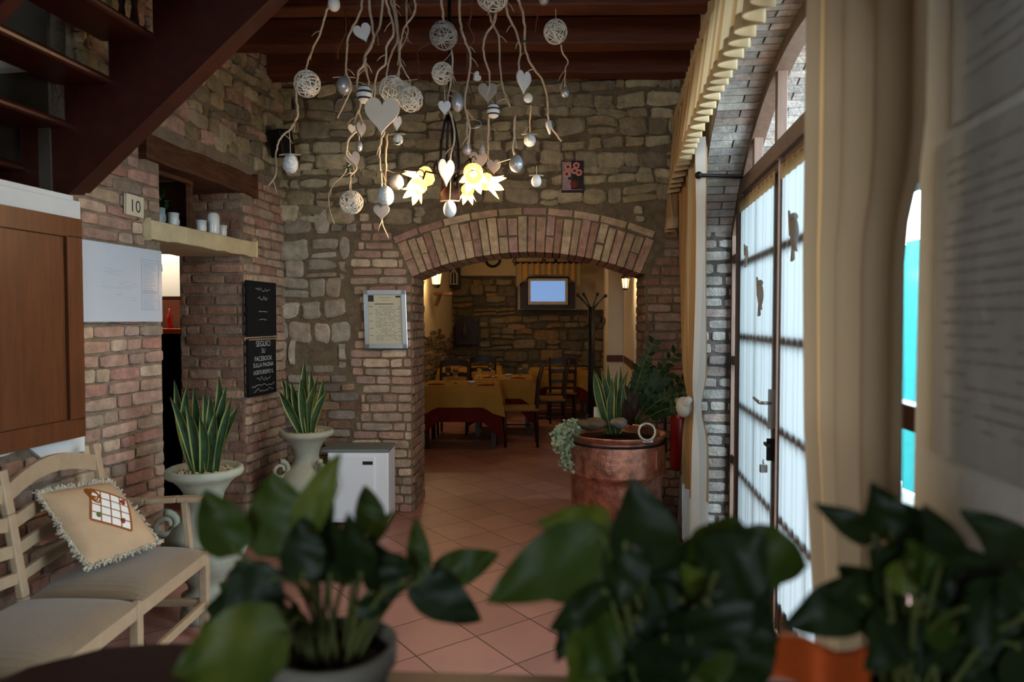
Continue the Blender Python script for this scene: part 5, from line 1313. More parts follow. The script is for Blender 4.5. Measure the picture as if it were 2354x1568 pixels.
# coat stand
def coat():
    Y = 8.2; x = fx(1360, Y)
    t = thing('coat_stand', 'black bentwood coat stand between the tables and the column', 'coat stand', (x, Y, 0)); zt = fz(705, Y)
    mb = MB()
    for (dx, dy) in ((-.025, 0), (.025, 0), (0, .025), (0, -.025)): mb.tube([(x + dx, Y + dy, 0.05), (x + dx, Y + dy, zt)], 0.017, 8)
    mb.build('pole', 'black_plastic', t, smooth=True)
    for (px, py) in ((1328, 678), (1342, 676), (1374, 676), (1392, 680)):
        e = P(px, py, Y); mb = MB(); mb.tube([(x, Y, zt - .06), Vector((x, Y, zt)).lerp(e, .4) - ZV * .02, e], 0.011, 6); mb.ball(e, .022, n=8, m=6); mb.build('hook', 'black_plastic', t, smooth=True)
    for sg in (-1, 1):
        mb = MB(); cz = fz(738, Y); mb.tube([Vector((x + sg * (.03 + .065 - .065 * math.cos(a)), Y, cz - .09 * math.sin(a))) for a in [PI * 1.15 * i / 10 for i in range(11)]], 0.009, 6); mb.build('lower_hook', 'black_plastic', t, smooth=True)
    for k in range(4):
        a_ = PI / 4 + PI / 2 * k; d = Vector((math.cos(a_), math.sin(a_), 0)); mb = MB(); mb.tube([Vector((x, Y, .42)) + d * .02, Vector((x, Y, .3)) + d * .14, Vector((x, Y, .1)) + d * .2, Vector((x, Y, .015)) + d * .29], 0.016, 8); mb.build('leg', 'black_plastic', t, smooth=True)
coat()

# tables, cloths
def table(cx, cy, w_, d_, lab, n_):
    t = thing('dining_table', lab, 'table', (cx, cy, 0), 'dining tables'); h = 0.75
    mb = MB(); mb.box((cx - w_ / 2, cy - d_ / 2, h - .03), (cx + w_ / 2, cy + d_ / 2, h)); mb.build('tabletop', 'walnut', t)
    for sx in (-1, 1):
        for sy in (-1, 1): mb = MB(); mb.bar((cx + sx * (w_ / 2 - .06), cy + sy * (d_ / 2 - .06), 0), (cx + sx * (w_ / 2 - .06), cy + sy * (d_ / 2 - .06), h - .03), .055, .055, (1, 0, 0)); mb.build('leg', 'walnut', t)
def cloth(name, cx, cy, w_, d_, z, drop, cdrop, m, lab, out=0.012):
    per = []; n = 14
    for i in range(n): per.append((-w_ / 2 + w_ * i / n, -d_ / 2))
    for i in range(n): per.append((w_ / 2, -d_ / 2 + d_ * i / n))
    for i in range(n): per.append((w_ / 2 - w_ * i / n, d_ / 2))
    for i in range(n): per.append((-w_ / 2, d_ / 2 - d_ * i / n))
    N_ = len(per); vs = [(cx + a, cy + b, z) for a, b in per]; fs = [tuple(range(N_))]
    for lv in range(1, 5):
        k = lv / 4
        for i, (a, b) in enumerate(per):
            cr = max(0, 1 - min(abs((i % n)), n - (i % n)) / 2.6); dr = drop + (cdrop - drop) * cr
            fl = out + (0.02 + 0.05 * cr + 0.008 * math.sin(i * 1.7)) * k
            q_ = Vector((a / (w_ / 2), b / (d_ / 2), 0)); q_ = Vector((q_.x if abs(q_.x) > .99 else 0, q_.y if abs(q_.y) > .99 else 0, 0))
            vs.append((cx + a + q_.x * fl, cy + b + q_.y * fl, z - dr * k))
    for lv in range(4):
        for i in range(N_): j = (i + 1) % N_; fs.append((lv * N_ + i, lv * N_ + j, (lv + 1) * N_ + j, (lv + 1) * N_ + i))
    mb = MB(); mb.add(vs, fs); tag(mb.build(name, m), lab, 'tablecloth', 'tablecloths')
TB = [(-0.62, 8.5, 0.92, 0.78, 'nearest left dining table'), (-0.12, 9.45, 0.80, 0.85, 'middle dining table behind the nearest one'), (-0.68, 11.35, 1.0, 0.8, 'farthest left dining table below the arched niche'), (0.77, 11.0, 0.93, 0.8, 'right dining table behind the coat stand')]
for (x, y, w_, d_, nm) in TB:
    table(x, y, w_, d_, 'dark wooden legs and top of the ' + nm, nm)
    cloth('under_cloth', x, y, w_, d_, 0.753, 0.42, 0.62, 'cloth_red', 'rust red under-cloth on the ' + nm, 0.006)
    cloth('tablecloth', x, y, w_, d_, 0.757, 0.25, 0.36, 'cloth_yellow', 'ochre yellow tablecloth on the ' + nm, 0.018)
# chairs
def chair():
    t = thing('dining_chair', '', 'chair', (0, 0, 0), 'dining chairs')
    for sx in (-1, 1):
        mb = MB(); mb.tube([(sx * .19, -.19, 0), (sx * .2, -.2, .44)], [.016, .021], 8); mb.build('leg', 'walnut', t, smooth=True)
        mb = MB(); mb.tube([(sx * .18, .2, 0), (sx * .18, .19, .45), (sx * .19, .22, .8), (sx * .195, .27, 1.0)], [.017, .021, .019, .016], 8); mb.build('back_post', 'walnut', t, smooth=True)
    for (z, y, h) in ((.93, .25, .09), (.78, .215, .06), (.63, .2, .05)):
        mb = MB(); mb.grid(lambda u, v: Vector((-.19 + .38 * u, y + .02 * math.sin(PI * u), z - h / 2 + h * v + (.025 if z > .9 else .01) * math.sin(PI * u))), 8, 1); mb.build('back_slat', 'walnut', t, thick=.016)
    mb = MB(); mb.box((-.21, -.22, .44), (.21, .21, .475)); mb.build('seat', 'rush', t, bevel=.01)
    for (a, b) in (((-.19, -.19), (.19, -.19)), ((-.18, .2), (.18, .2)), ((-.19, -.19), (-.18, .2)), ((.19, -.19), (.18, .2))):
        mb = MB(); mb.tube([(*a, .22), (*b, .22)], .01, 6); mb.build('stretcher', 'walnut', t)
    return t
ch0 = chair()
CH = [(0.11, 8.42, -PI / 2, 'dark ladder-back chair at the right side of the nearest table'), (0.52, 9.45, -PI / 2, 'dark chair at the right side of the middle table'), (-0.80, 9.28, 0, 'dark chair with arched top rail behind the nearest table'),
      (-1.35, 8.45, PI / 2, 'dark chair at the left side of the nearest table beside the pier'), (0.75, 10.3, PI, 'dark chair in front of the right dining table'), (-0.45, 10.65, PI, 'dark chair in front of the farthest left table')]
for i, (x, y, rz, lab) in enumerate(CH):
    c = ch0 if i == 0 else copy_tree(ch0)
    c.location = (x, y, 0); c.rotation_euler = (0, 0, rz); c['label'] = lab
# glasses and settings
def wineglass(pos, label):
    t = None; mb = MB(); mb.lathe([(0.034, 0), (0.033, 0.003), (0.004, 0.008), (0.0035, 0.08), (0.02, 0.095), (0.037, 0.125), (0.038, 0.15), (0.032, 0.185), (0.031, 0.185), (0.036, 0.15), (0.03, 0.115), (0.001, 0.095)], pos, 16)
    return tag(mb.build('wine_glass', 'wineglass', smooth=True), label, 'glass', 'wine glasses on the dining tables')
m = mat('wineglass', '#ffffff', 0.05, spec=0.6, trans=1.0); m.node_tree.nodes['Principled BSDF'].inputs['IOR'].default_value = 1.25
zt = 0.7575
G = [(-0.82, 8.75, 'wine glass at the back left of the nearest table'), (-0.42, 8.72, 'wine glass at the back right of the nearest table'), (-0.70, 8.45, 'wine glass in the middle of the nearest table'), (-0.24, 8.35, 'wine glass at the right edge of the nearest table'),
     (-0.30, 9.6, 'wine glass on the left of the middle table'), (0.12, 9.65, 'wine glass on the right of the middle table'), (-0.55, 11.2, 'wine glass at the right of the farthest left table'), (-0.85, 11.25, 'wine glass in the middle of the farthest left table'),
     (0.80, 11.0, 'left wine glass on the table behind the coat stand'), (1.10, 11.0, 'right wine glass on the table behind the coat stand')]
for (x, y, lab) in G: wineglass((x, y, zt), lab)
NP = [(-0.92, 8.30, 0.2, 'rust napkin at the left edge of the nearest table'), (-0.32, 8.22, 0, 'rust napkin at the front right of the nearest table'), (0.08, 9.2, 0, 'rust napkin at the front of the middle table'), (-0.3, 9.3, .3, 'rust napkin at the left of the middle table'), (0.6, 10.8, 0, 'rust napkin on the left of the right table'), (1.2, 10.8, 0, 'rust napkin on the right of the right table')]
for (x, y, r_, lab) in NP:
    mb = MB(); mb.grid(lambda u, v: Vector((x + (u - .5) * .2, y + (v - .5) * .1, zt + .004 + .012 * math.sin(PI * u) * math.sin(PI * v))), 6, 4); tag(mb.build('napkin', 'napkin', thick=.004), lab, 'napkin', 'napkins on the dining tables')
for (x, y, lab) in ((-0.5, 8.45, 'white ashtray bowl in the centre of the nearest table'), (-0.05, 9.55, 'white bowl on the middle table'), ):
    mb = MB(); mb.lathe([(0.03, 0), (0.05, 0.02), (0.055, 0.03), (0.048, 0.03), (0.02, 0.008)], (x, y, zt), 14); tag(mb.build('bowl', 'porcelain', smooth=True), lab, 'bowl')

# ------------------------------------------------------------------ chandelier
CY_ = 3.9
def chand():
    top = P(1033, 0, CY_); x = top.x
    t = thing('chandelier', 'wrought iron chandelier with glowing tulip glass shades', 'chandelier', (x, CY_, 2.2))
    zb = P(1033, 462, CY_).z
    mb = MB(); mb.tube([(x, CY_, 3.58), (x, CY_, P(0, 270, CY_).z)], 0.01, 8)
    for k in range(4):
        a = PI / 2 * k + .4; d = Vector((math.cos(a), math.sin(a), 0))
        pts = [Vector((x, CY_, P(0, py, CY_).z)) + d * r_ for py, r_ in ((265, .012), (285, .03), (330, .05), (380, .055), (420, .045), (450, .05), (462, .02))]
        mb.tube(pts, 0.008, 6)
    mb.build('stem_cage', 'iron', t, smooth=True)
    mb = MB(); mb.lathe([(0.005, -0.06), (0.03, -0.05), (0.055, -0.01), (0.06, 0.04), (0.035, 0.08), (0.02, 0.1)], (x, CY_, zb), 16); mb.build('bowl', 'walnut', t, smooth=True)
    hub = Vector((x, CY_, P(0, 425, CY_).z))
    sh = [((980, 405), (-0.80, -0.25, -0.42), 0.0, 1.0), ((962, 430), (-0.45, -0.6, -0.85), -0.12, 0.8), ((1088, 398), (0.08, -0.75, -0.62), -0.2, 0.95), ((1118, 418), (0.93, -0.15, -0.36), 0.05, 0.9), ((1075, 440), (-0.1, 0.5, -0.8), 0.16, 0.7)]
    for (pp, ax, dY, s_) in sh:
        c = P(pp[0], pp[1], CY_ + dY); ax = Vector(ax).normalized()
        mb = MB(); out = (c - hub); out.z = 0; out.normalize()
        mb.tube([hub, hub + out * 0.06 + ZV * 0.05, c - ax * .03 - out * .03 + ZV * 0.07, c - ax * 0.04], 0.006, 6)
        sp = [c - ax * .03 + out * .0 + ZV * (.05) + out * (0.03 * math.cos(a)) * (1 - a / 9) + ZV * 0.03 * math.sin(a) * (1 - a / 9) for a in [i * .45 for i in range(14)]]; mb.tube(sp, 0.003, 5)
        mb.build('arm', 'iron', t, smooth=True)
        prof = [(0.012, 0), (0.042, 0.008), (0.056, 0.03), (0.054, 0.055), (0.044, 0.075), (0.052, 0.10), (0.066, 0.13)]
        def pet(i, k, r_, z):
            f = abs(((k / 36 * 6) % 1) * 2 - 1)
            if i == 6: return (r_ * (0.8 + 0.45 * f) * s_, (z - 0.028 + 0.05 * f) * s_)
            if i == 5: return (r_ * (0.95 + .1 * f) * s_, z * s_)
            return (r_ * s_, z * s_)
        mb = MB(); mb.lathe(prof, c - ax * 0.04, 36, ax, pet); sd = mb.build('shade', 'tulip_glass', t, smooth=True)
        mb = MB(); mb.ball(c - ax * .04 + ax * 0.055 * s_, 0.018 * s_, (1, 1, 1), 10, 6); mb.build('bulb', 'bulb', sd, smooth=True)
        l = bpy.data.lights.new('bulb_light', 'POINT'); l.energy = 9 if s_ > .75 else 4; l.color = (1, 0.72, 0.42); l.shadow_soft_size = 0.03
        o = bpy.data.objects.new('bulb_light', l); COL.objects.link(o); o.location = c - ax * .04 + ax * 0.14 * s_
chand()

# ------------------------------------------------------------------ willow branches hanging from the ceiling
BR = [
 ([(790, -20), (755, 15), (738, 70), (712, 130), (703, 160)], 3.8, .9, 0, 'curly willow branch leading down to the leftmost wicker ball'),
 ([(690, 165), (680, 215), (684, 262), (668, 295), (645, 318), (635, 350), (634, 400), (617, 428)], 3.8, .8, 0, 'curly willow branch below the leftmost wicker ball, ending at the wall corner'),
 ([(840, -20), (828, 30), (802, 80), (797, 120), (796, 165), (806, 190), (803, 215), (776, 272)], 3.9, .9, 0, 'willow branch hanging beside the silver ornament, curling back at its tip'),
 ([(815, -20), (797, 30), (795, 75), (778, 110), (777, 135)], 4.1, .55, 1, 'thin dark willow twig between the two leftmost branches'),
 ([(853, -20), (856, 60), (858, 95), (842, 125), (838, 145), (823, 170), (822, 215), (828, 240), (812, 285)], 3.75, 1, 0, 'willow branch passing behind the left striped egg'),
 ([(885, -20), (874, 55), (856, 95), (836, 140), (848, 190), (826, 250), (835, 290)], 3.9, 1, 0, 'willow branch crossing in front of the small white heart'),
 ([(888, -20), (896, 30), (906, 75), (888, 110), (886, 145), (866, 170), (860, 225)], 3.6, .9, 0, 'willow branch running down to the left side of the large cream heart'),
 ([(900, -20), (908, 40), (914, 90), (899, 125), (888, 180), (900, 210)], 3.75, .9, 0, 'willow branch above the left ball of the wicker cluster'),
 ([(908, -20), (913, 45), (916, 85), (918, 160), (912, 190)], 3.95, 1, 0, 'straight willow branch above the middle of the wicker cluster'),
 ([(940, -20), (934, 40), (937, 80), (920, 115), (915, 150)], 4.05, .8, 0, 'willow branch hanging right of the wicker cluster'),
 ([(953, -20), (955, 25), (932, 60), (922, 95), (920, 140), (940, 180)], 3.7, .8, 0, 'willow branch that bends left above the wicker cluster'),
 ([(1016, -20), (1018, 30), (1028, 80), (1040, 130), (1038, 180), (1028, 240)], 3.8, 1, 0, 'willow branch passing beside the grey wicker ball'),
 ([(990, 98), (965, 112), (960, 125), (963, 150), (960, 182)], 4.1, .5, 1, 'thin dark twig left of the grey wicker ball'),
 ([(1055, -20), (1058, 50), (1068, 90), (1082, 130), (1075, 190), (1068, 240), (1080, 300), (1074, 345)], 3.85, 1, 0, 'long willow branch right of the grey wicker ball'),
 ([(1086, -20), (1083, 35), (1078, 60), (1090, 90), (1075, 120), (1078, 180), (1095, 245)], 4.0, .7, 1, 'brown twisted twig in the middle of the bundle'),
 ([(1125, -20), (1138, 10), (1137, 50), (1115, 85), (1112, 130), (1126, 175), (1120, 220)], 3.8, 1, 0, 'willow branch curving left above the grey felt heart'),
 ([(1122, 20), (1132, 55), (1148, 90), (1150, 160), (1158, 210), (1173, 245)], 3.9, .9, 0, 'willow branch curving right beside the grey felt heart'),
 ([(1163, -20), (1165, 25), (1188, 75), (1196, 115), (1192, 165), (1200, 200)], 3.8, 1, 0, 'willow branch above the long white bird shape'),
 ([(1180, -20), (1200, 20), (1207, 70), (1207, 110), (1222, 150), (1250, 190), (1260, 240), (1262, 280), (1290, 325)], 3.9, 1, 0, 'rightmost long willow branch sweeping out to the right'),
 ([(1237, -20), (1236, 30), (1230, 75)], 4.1, .6, 1, 'short dark twig at the upper right of the bundle'),
 ([(1290, 103), (1295, 125), (1306, 140), (1300, 160), (1299, 200)], 3.8, .6, 0, 'thin twig below the rightmost wicker ball'),
 ([(834, 289), (802, 320), (798, 360), (820, 385), (806, 405), (804, 435)], 3.8, .8, 0, 'willow branch looping down to the lowest left wicker ball'),
 ([(800, 362), (806, 368), (790, 400), (762, 432), (755, 470), (768, 515)], 3.85, .6, 0, 'thin willow twig trailing lowest on the left'),
 ([(884, 300), (874, 330), (872, 365), (878, 410), (876, 440)], 3.75, .8, 0, 'willow branch hanging down below the large cream heart'),
 ([(890, 305), (888, 350), (887, 400), (886, 430)], 3.9, .9, 0, 'straight willow branch above the pale hanging egg'),
 ([(1030, 250), (1042, 280), (1044, 320), (1036, 360)], 3.7, .8, 0, 'willow branch above the long white heart at the chandelier'),
 ([(1075, 250), (1074, 300), (1073, 335)], 4.0, .9, 0, 'willow branch above the small silver egg right of the chandelier stem'),
 ([(1125, 260), (1122, 320), (1123, 375)], 4.05, .9, 0, 'willow branch between the striped egg and the right felt heart'),
 ([(1222, 230), (1219, 270), (1218, 310)], 4.0, .8, 0, 'willow twig leading to the lower right speckled egg'),
 ([(1184, 265), (1182, 310), (1180, 350), (1190, 375)], 3.9, .9, 0, 'willow branch leading to the big silver bell'),
 ([(876, 500), (880, 515), (892, 548)], 3.8, .6, 0, 'short twig tip below the lowest felt heart'),
]
def smoothpath(pts, n=5):
    out = []
    for i in range(len(pts) - 1):
        p0, p1, p2, p3 = pts[max(i - 1, 0)], pts[i], pts[i + 1], pts[min(i + 2, len(pts) - 1)]
        for k in range(n):
            t = k / n; out.append(0.5 * ((2 * p1) + (p2 - p0) * t + (2 * p0 - 5 * p1 + 4 * p2 - p3) * t * t + (3 * p1 - p0 - 3 * p2 + p3) * t ** 3))
    return out + [pts[-1]]
BP = []
for (pp, Y, s_, dk, lab) in BR:
    dY = rnd(-0.12, 0.12)
    pts = [P(px, py, Y + dY * i / len(pp)) for i, (px, py) in enumerate(pp)]
    if pp[0][1] < 0: pts = [Vector((pts[0].x + (P(1040, 0, Y).x - pts[0].x) * 0.25, Y + 0.05, 3.58))] + pts
    sp = smoothpath(pts); sp = [p + Vector((rnd(-.003, .003), rnd(-.003, .003), 0)) for p in sp]
    r0 = 0.0088 * s_; n = len(sp); BP.extend(sp)
    mb = MB(); mb.tube(sp, [r0 * (1 - 0.45 * i / n) for i in range(n)], 6)
    for k in range(3 if len(pp) > 4 else 1):
        i = random.randint(n // 4, n - 3); a = sp[i]; d = Vector((rnd(-1, 1), rnd(-.6, .6), rnd(-1, .2))).normalized()
        mb.tube([a, a + d * 0.03 + Vector((0, 0, -.01)), a + d * 0.05 + Vector((0, 0, -.03))], [r0 * .45, r0 * .35, r0 * .2], 5)
    tag(mb.build('willow_branch', 'willow_dark' if dk else 'willow', smooth=True), lab, 'branch', 'curly willow branches hung from the ceiling')

# ornaments
def cordto(t, c, top, m='cord', r_=0.0022):
    c = Vector(c); best = None
    for p in BP:
        if p.z > c.z + 0.015:
            d = math.hypot(p.x - c.x, (p.y - c.y)) * 2.2 + (p.z - c.z)
            if best is None or d < best[0]: best = (d, p)
    if best and best[0] < 0.42: top = best[1]
    mb = MB(); mb.tube([top, (Vector(top) + Vector(c)) / 2 + Vector((.002, 0, 0)), c], r_, 5); mb.build('cord', m, t)
def wicker(px, py, rpx, Y, m, label):
    c = P(px, py, Y); r_ = rpx / F * Y; t = thing('wicker_ball', label, 'ornament', c, 'wicker balls on the willow bundle')
    mb = MB()
    for k in range(26):
        ax = Vector((rnd(-1, 1), rnd(-1, 1), rnd(-1, 1))).normalized(); x, y, z = frame_from(ax); h = rnd(-0.5, 0.5) * r_; rr = math.sqrt(r_ * r_ - h * h) * rnd(.97, 1.02)
        mb.tube([c + z * h + (x * math.cos(a) + y * math.sin(a)) * rr for a in [2 * PI * i / 22 for i in range(22)]], 0.0024 * Y / 3.8, 4, True)
    mb.build('weave', m, t); cordto(t, c + ZV * r_, c + ZV * (r_ + .06)); return t
def heart_poly(w_, h_, lean=0):
    out = []
    for i in range(36):
        a = 2 * PI * i / 36; x = 16 * math.sin(a) ** 3; y = 13 * math.cos(a) - 5 * math.cos(2 * a) - 2 * math.cos(3 * a) - math.cos(4 * a)
        out.append((x / 34 * w_, (y + 2.5) / 29 * h_))
    return out
def heart(px, py, wpx, hpx, Y, m, label, yaw=0.0, roll=0.0):
    c = P(px, py, Y); t = thing('heart_ornament', label, 'ornament', c, 'hearts on the willow bundle')
    U = Vector((math.cos(yaw), math.sin(yaw), 0)); N_ = U.cross(ZV); V = ZV; U2 = U * math.cos(roll) + V * math.sin(roll); V2 = V * math.cos(roll) - U * math.sin(roll)
    mb = MB(); mb.prism(heart_poly(wpx / F * Y / max(.25, abs(math.cos(yaw))), hpx / F * Y), 0.012, c - N_ * .006, U2, V2, N_); mb.build('heart', m, t, bevel=.003)
    cordto(t, c + V2 * hpx / F * Y * 0.25, c + V2 * hpx / F * Y * 0.5 + ZV * .06); return t
def egg(px, py, wpx, hpx, Y, m, label, stripes=False, name='egg_ornament', twig=False):
    c = P(px, py, Y); w_, h_ = wpx / F * Y / 2, hpx / F * Y / 2; t = thing(name, label, 'ornament', c, 'eggs on the willow bundle')
    prof = [(max(1e-4, w_ * math.sin(PI * i / 14) * (1.06 - 0.10 * (-math.cos(PI * i / 14)))), -h_ * math.cos(PI * i / 14)) for i in range(15)]
    mb = MB()
    if stripes:
        ms = ['egg_white', 'stripe_black']
        for i in range(14): mb.cur = 1 if i in (4, 7, 10) else 0; mb.lathe(prof[i:i + 2], c, 20, petals=lambda a, b, r_, z: (r_, z))
        mb.build('shell', ms, t, smooth=True)
    else: mb.lathe(prof, c, 20); mb.build('shell', m, t, smooth=True)
    cordto(t, c + ZV * h_, c + ZV * (h_ + .05))
    if twig: mb = MB(); mb.tube([c + Vector((-w_ * 1.5, -.01, h_ * .8)), c + Vector((0, -.01, h_ * .9)), c + Vector((w_ * 1.5, 0, h_ * .85))], .004, 5); mb.build('twig', 'willow', t)
    return t
wicker(706, 193, 29, 3.8, 'twig_white', 'leftmost white wicker ball on the hanging branches')
wicker(1020, 82, 31, 3.75, 'twig_grey', 'grey wicker ball at the upper middle of the bundle')
wicker(1017, 169, 24, 3.9, 'twig_white', 'white wicker ball below the grey one')
wicker(1277, 73, 26, 3.8, 'twig_white', 'rightmost white wicker ball in front of the beams')
wicker(1132, -12, 36, 3.75, 'twig_white', 'white wicker ball cut by the top edge of the view')
wicker(902, 205, 29, 3.85, 'twig_white', 'left wicker ball of the trio above the large heart')
wicker(922, 215, 28, 4.0, 'twig_white', 'middle wicker ball of the trio above the large heart')
wicker(944, 228, 28, 3.8, 'twig_white', 'right wicker ball of the trio above the large heart')
wicker(808, 465, 26, 3.85, 'twig_white', 'lowest wicker ball on the left of the chandelier')
heart(878, 268, 84, 84, 3.55, 'heart_cream', 'large cream wooden heart at the centre left of the bundle', roll=-.04)
heart(835, 77, 42, 42, 3.7, 'felt_white', 'white heart tilted sideways near the ceiling beams', roll=.35)
heart(1022, 249, 30, 32, 3.65, 'felt_white', 'small white heart above the chandelier stem')
heart(1121, 215, 46, 46, 3.9, 'felt_grey', 'grey felt heart above the right striped egg')
heart(813, 370, 34, 40, 3.8, 'felt_grey', 'grey heart with pale edge above the lowest left wicker ball', yaw=.3, roll=.3)
heart(877, 489, 38, 36, 3.75, 'felt_grey', 'lowest grey heart left of the chandelier')
heart(1026, 398, 36, 62, 3.6, 'felt_white', 'long white heart hanging in front of the chandelier', yaw=.5)
heart(1135, 385, 34, 34, 3.95, 'felt_grey', 'grey heart just above the right tulip shade')
heart(1100, 372, 44, 44, 4.1, 'heart_cream', 'pinkish heart behind the middle tulip shade')
heart(829, 300, 18, 34, 3.7, 'felt_grey', 'narrow grey heart below the left striped egg', yaw=.9)
heart(812, 300, 24, 26, 3.9, 'heart_cream', 'small dull heart below the left striped egg, the farther left', yaw=.4)
heart(1262, 293, 12, 30, 3.9, 'felt_white', 'white heart seen nearly edge on at the right', yaw=1.1, roll=.3)
heart(912, 283, 16, 34, 3.7, 'felt_white', 'slim white heart right of the large cream heart', yaw=1.0)
heart(1204, 190, 34, 52, 3.75, 'felt_white', 'long white heart at the upper right of the bundle', yaw=.6)
heart(1095, 178, 14, 26, 3.8, 'felt_white', 'thin white leaf-like heart tilted right of the middle ball', yaw=.9, roll=-.8)
egg(838, 216, 34, 44, 3.7, None, 'left black striped white egg beside the large heart', True)
egg(1134, 254, 28, 36, 3.75, None, 'right black striped white egg below the grey heart', True)
egg(668, 376, 32, 46, 3.8, 'egg_speckle', 'large speckled egg hanging alone at the far left', twig=True)
egg(768, 8, 26, 36, 3.8, 'egg_white', 'white egg cut by the top edge at the left')
egg(1250, 0, 22, 22, 3.8, 'silver', 'silver egg cut by the top edge at the right')
egg(792, 197, 34, 42, 3.95, 'silver', 'silvery translucent egg left of the striped egg', twig=True)
egg(1052, 235, 26, 44, 3.8, 'silver', 'silver bell-shaped egg right of the small white heart')
egg(886, 450, 36, 46, 3.75, 'egg_speckle', 'pale bluish egg left of the chandelier shades')
egg(911, 418, 32, 38, 3.9, 'silver', 'silver egg beside the left tulip shade')
egg(1034, 480, 28, 40, 3.65, 'egg_white', 'white egg hanging lowest under the chandelier', twig=True)
egg(1233, 416, 22, 28, 3.8, 'egg_white', 'small white egg hanging at the lower right', twig=True)
egg(1187, 376, 30, 40, 3.85, 'silver', 'round silver egg right of the tulip shades')
egg(1218, 322, 26, 30, 4.0, 'egg_speckle', 'speckled egg on the lower right twig', twig=True)
egg(1299, 213, 18, 22, 3.8, 'silver', 'tiny silver egg below the rightmost wicker ball')
egg(1073, 344, 20, 26, 3.85, 'silver', 'small silver egg right of the chandelier stem')
egg(1108, 345, 14, 26, 3.95, 'felt_grey', 'small grey egg above the right tulip shades')
egg(915, 320, 22, 26, 3.8, 'egg_speckle', 'speckled egg under the right side of the large heart', twig=True)
egg(826, 336, 14, 24, 3.85, 'silver', 'tiny silver egg between the two narrow hearts')
egg(1214, 225, 20, 22, 3.8, 'egg_white', 'white egg under the long upper right heart')
t = thing('metal_ring', 'thin silver ring hanging right of the chandelier stem', 'ornament', P(1088, 285, 3.9)); c = P(1088, 285, 3.9); mb = MB(); mb.tube([c + Vector((math.cos(a) * .045, .02 * math.sin(a), math.sin(a) * .03)) for a in [2 * PI * i / 20 for i in range(20)]], .003, 5, True); mb.build('ring', 'silver', t); cordto(t, c + ZV * .03, c + ZV * .1)
RB = [(1207, 95, 'green bow on the right willow branch'), (933, 162, 'green ribbon end beside the wicker trio'), (912, 330, 'green bow under the large cream heart'), (1215, 240, 'green bow under the long upper right heart'), (800, 385, 'green bow at the looping left branch')]
for (px, py, lab) in RB:
    c = P(px, py, 3.78); mb = MB(); mb.ball(c, .006, (1, 1, 1), 6, 4)
    for sg in (-1, 1): mb.tube([c, c + Vector((sg * .02, 0, .01)), c + Vector((sg * .026, 0, -.004)), c], .003, 5); 
    tag(mb.build('ribbon_bow', 'ribbon_green', smooth=True), lab, 'bow', 'green bows on the willow bundle')

# ------------------------------------------------------------------ counter and foreground plants
mb = MB(); zc = 1.0
edge = [(-0.80, 0.95), (-0.76, 1.06), (-0.68, 1.12), (-0.60, 1.135), (-0.45, 1.13), (-0.2, 1.045), (0.36, 1.015), (0.66, 1.0)]
poly = [(-1.0, 0.75)] + edge + [(0.64, 0.35), (-1.0, 0.35)]
mb.prism(poly, -0.045, (0, 0, zc), (1, 0, 0), (0, 1, 0), (0, 0, 1)); t = thing('counter', 'dark reddish wooden counter in the foreground below the plants', 'counter', (-0.2, 0.8, 0)); mb.build('worktop', 'counter_wood', t, bevel=.008)
mb = MB(); mb.prism([(a * 0.93, b - 0.06) for a, b in poly], zc - .046, (0, 0, 0), (1, 0, 0), (0, 1, 0), (0, 0, 1)); mb.build('base', 'stair_dark', t)

def leaf(mb, base, tip, wid, face=(0, -1, 0.25), droop=0.02, cup=0.12, mi=0):
    base, tip = Vector(base), Vector(tip); d = tip - base; L_ = d.length
    side = d.cross(Vector(face)).normalized(); nn = side.cross(d).normalized()
    if nn.dot(Vector(face)) < 0: nn = -nn
    n = 12; fr = (-1, -.66, -.33, 0, .33, .66, 1); vs = []
    for i in range(n + 1):
        s_ = i / n; wv = wid / 2 * min(1.0, (math.sin(PI * min(1, s_ ** 0.62)) ** 0.78 if s_ > 0 else 0) * 1.04); wv = max(wv, 0.0006)
        c = base + d * s_ + nn * (droop * math.sin(PI * s_) )
        for f in fr:
            vs.append(c + side * wv * f + nn * (cup * wv * (abs(f) ** 1.3) - 0.004 * (1 - abs(f)) + 0.003 * math.sin(s_ * 14 + f * 3)) - d * (0.05 * abs(f) if i < 2 else 0))
    m_ = len(fr); fs = [(i * m_ + k, i * m_ + k + 1, (i + 1) * m_ + k + 1, (i + 1) * m_ + k) for i in range(n) for k in range(m_ - 1)]
    mb.cur = mi; mb.add(vs, fs)

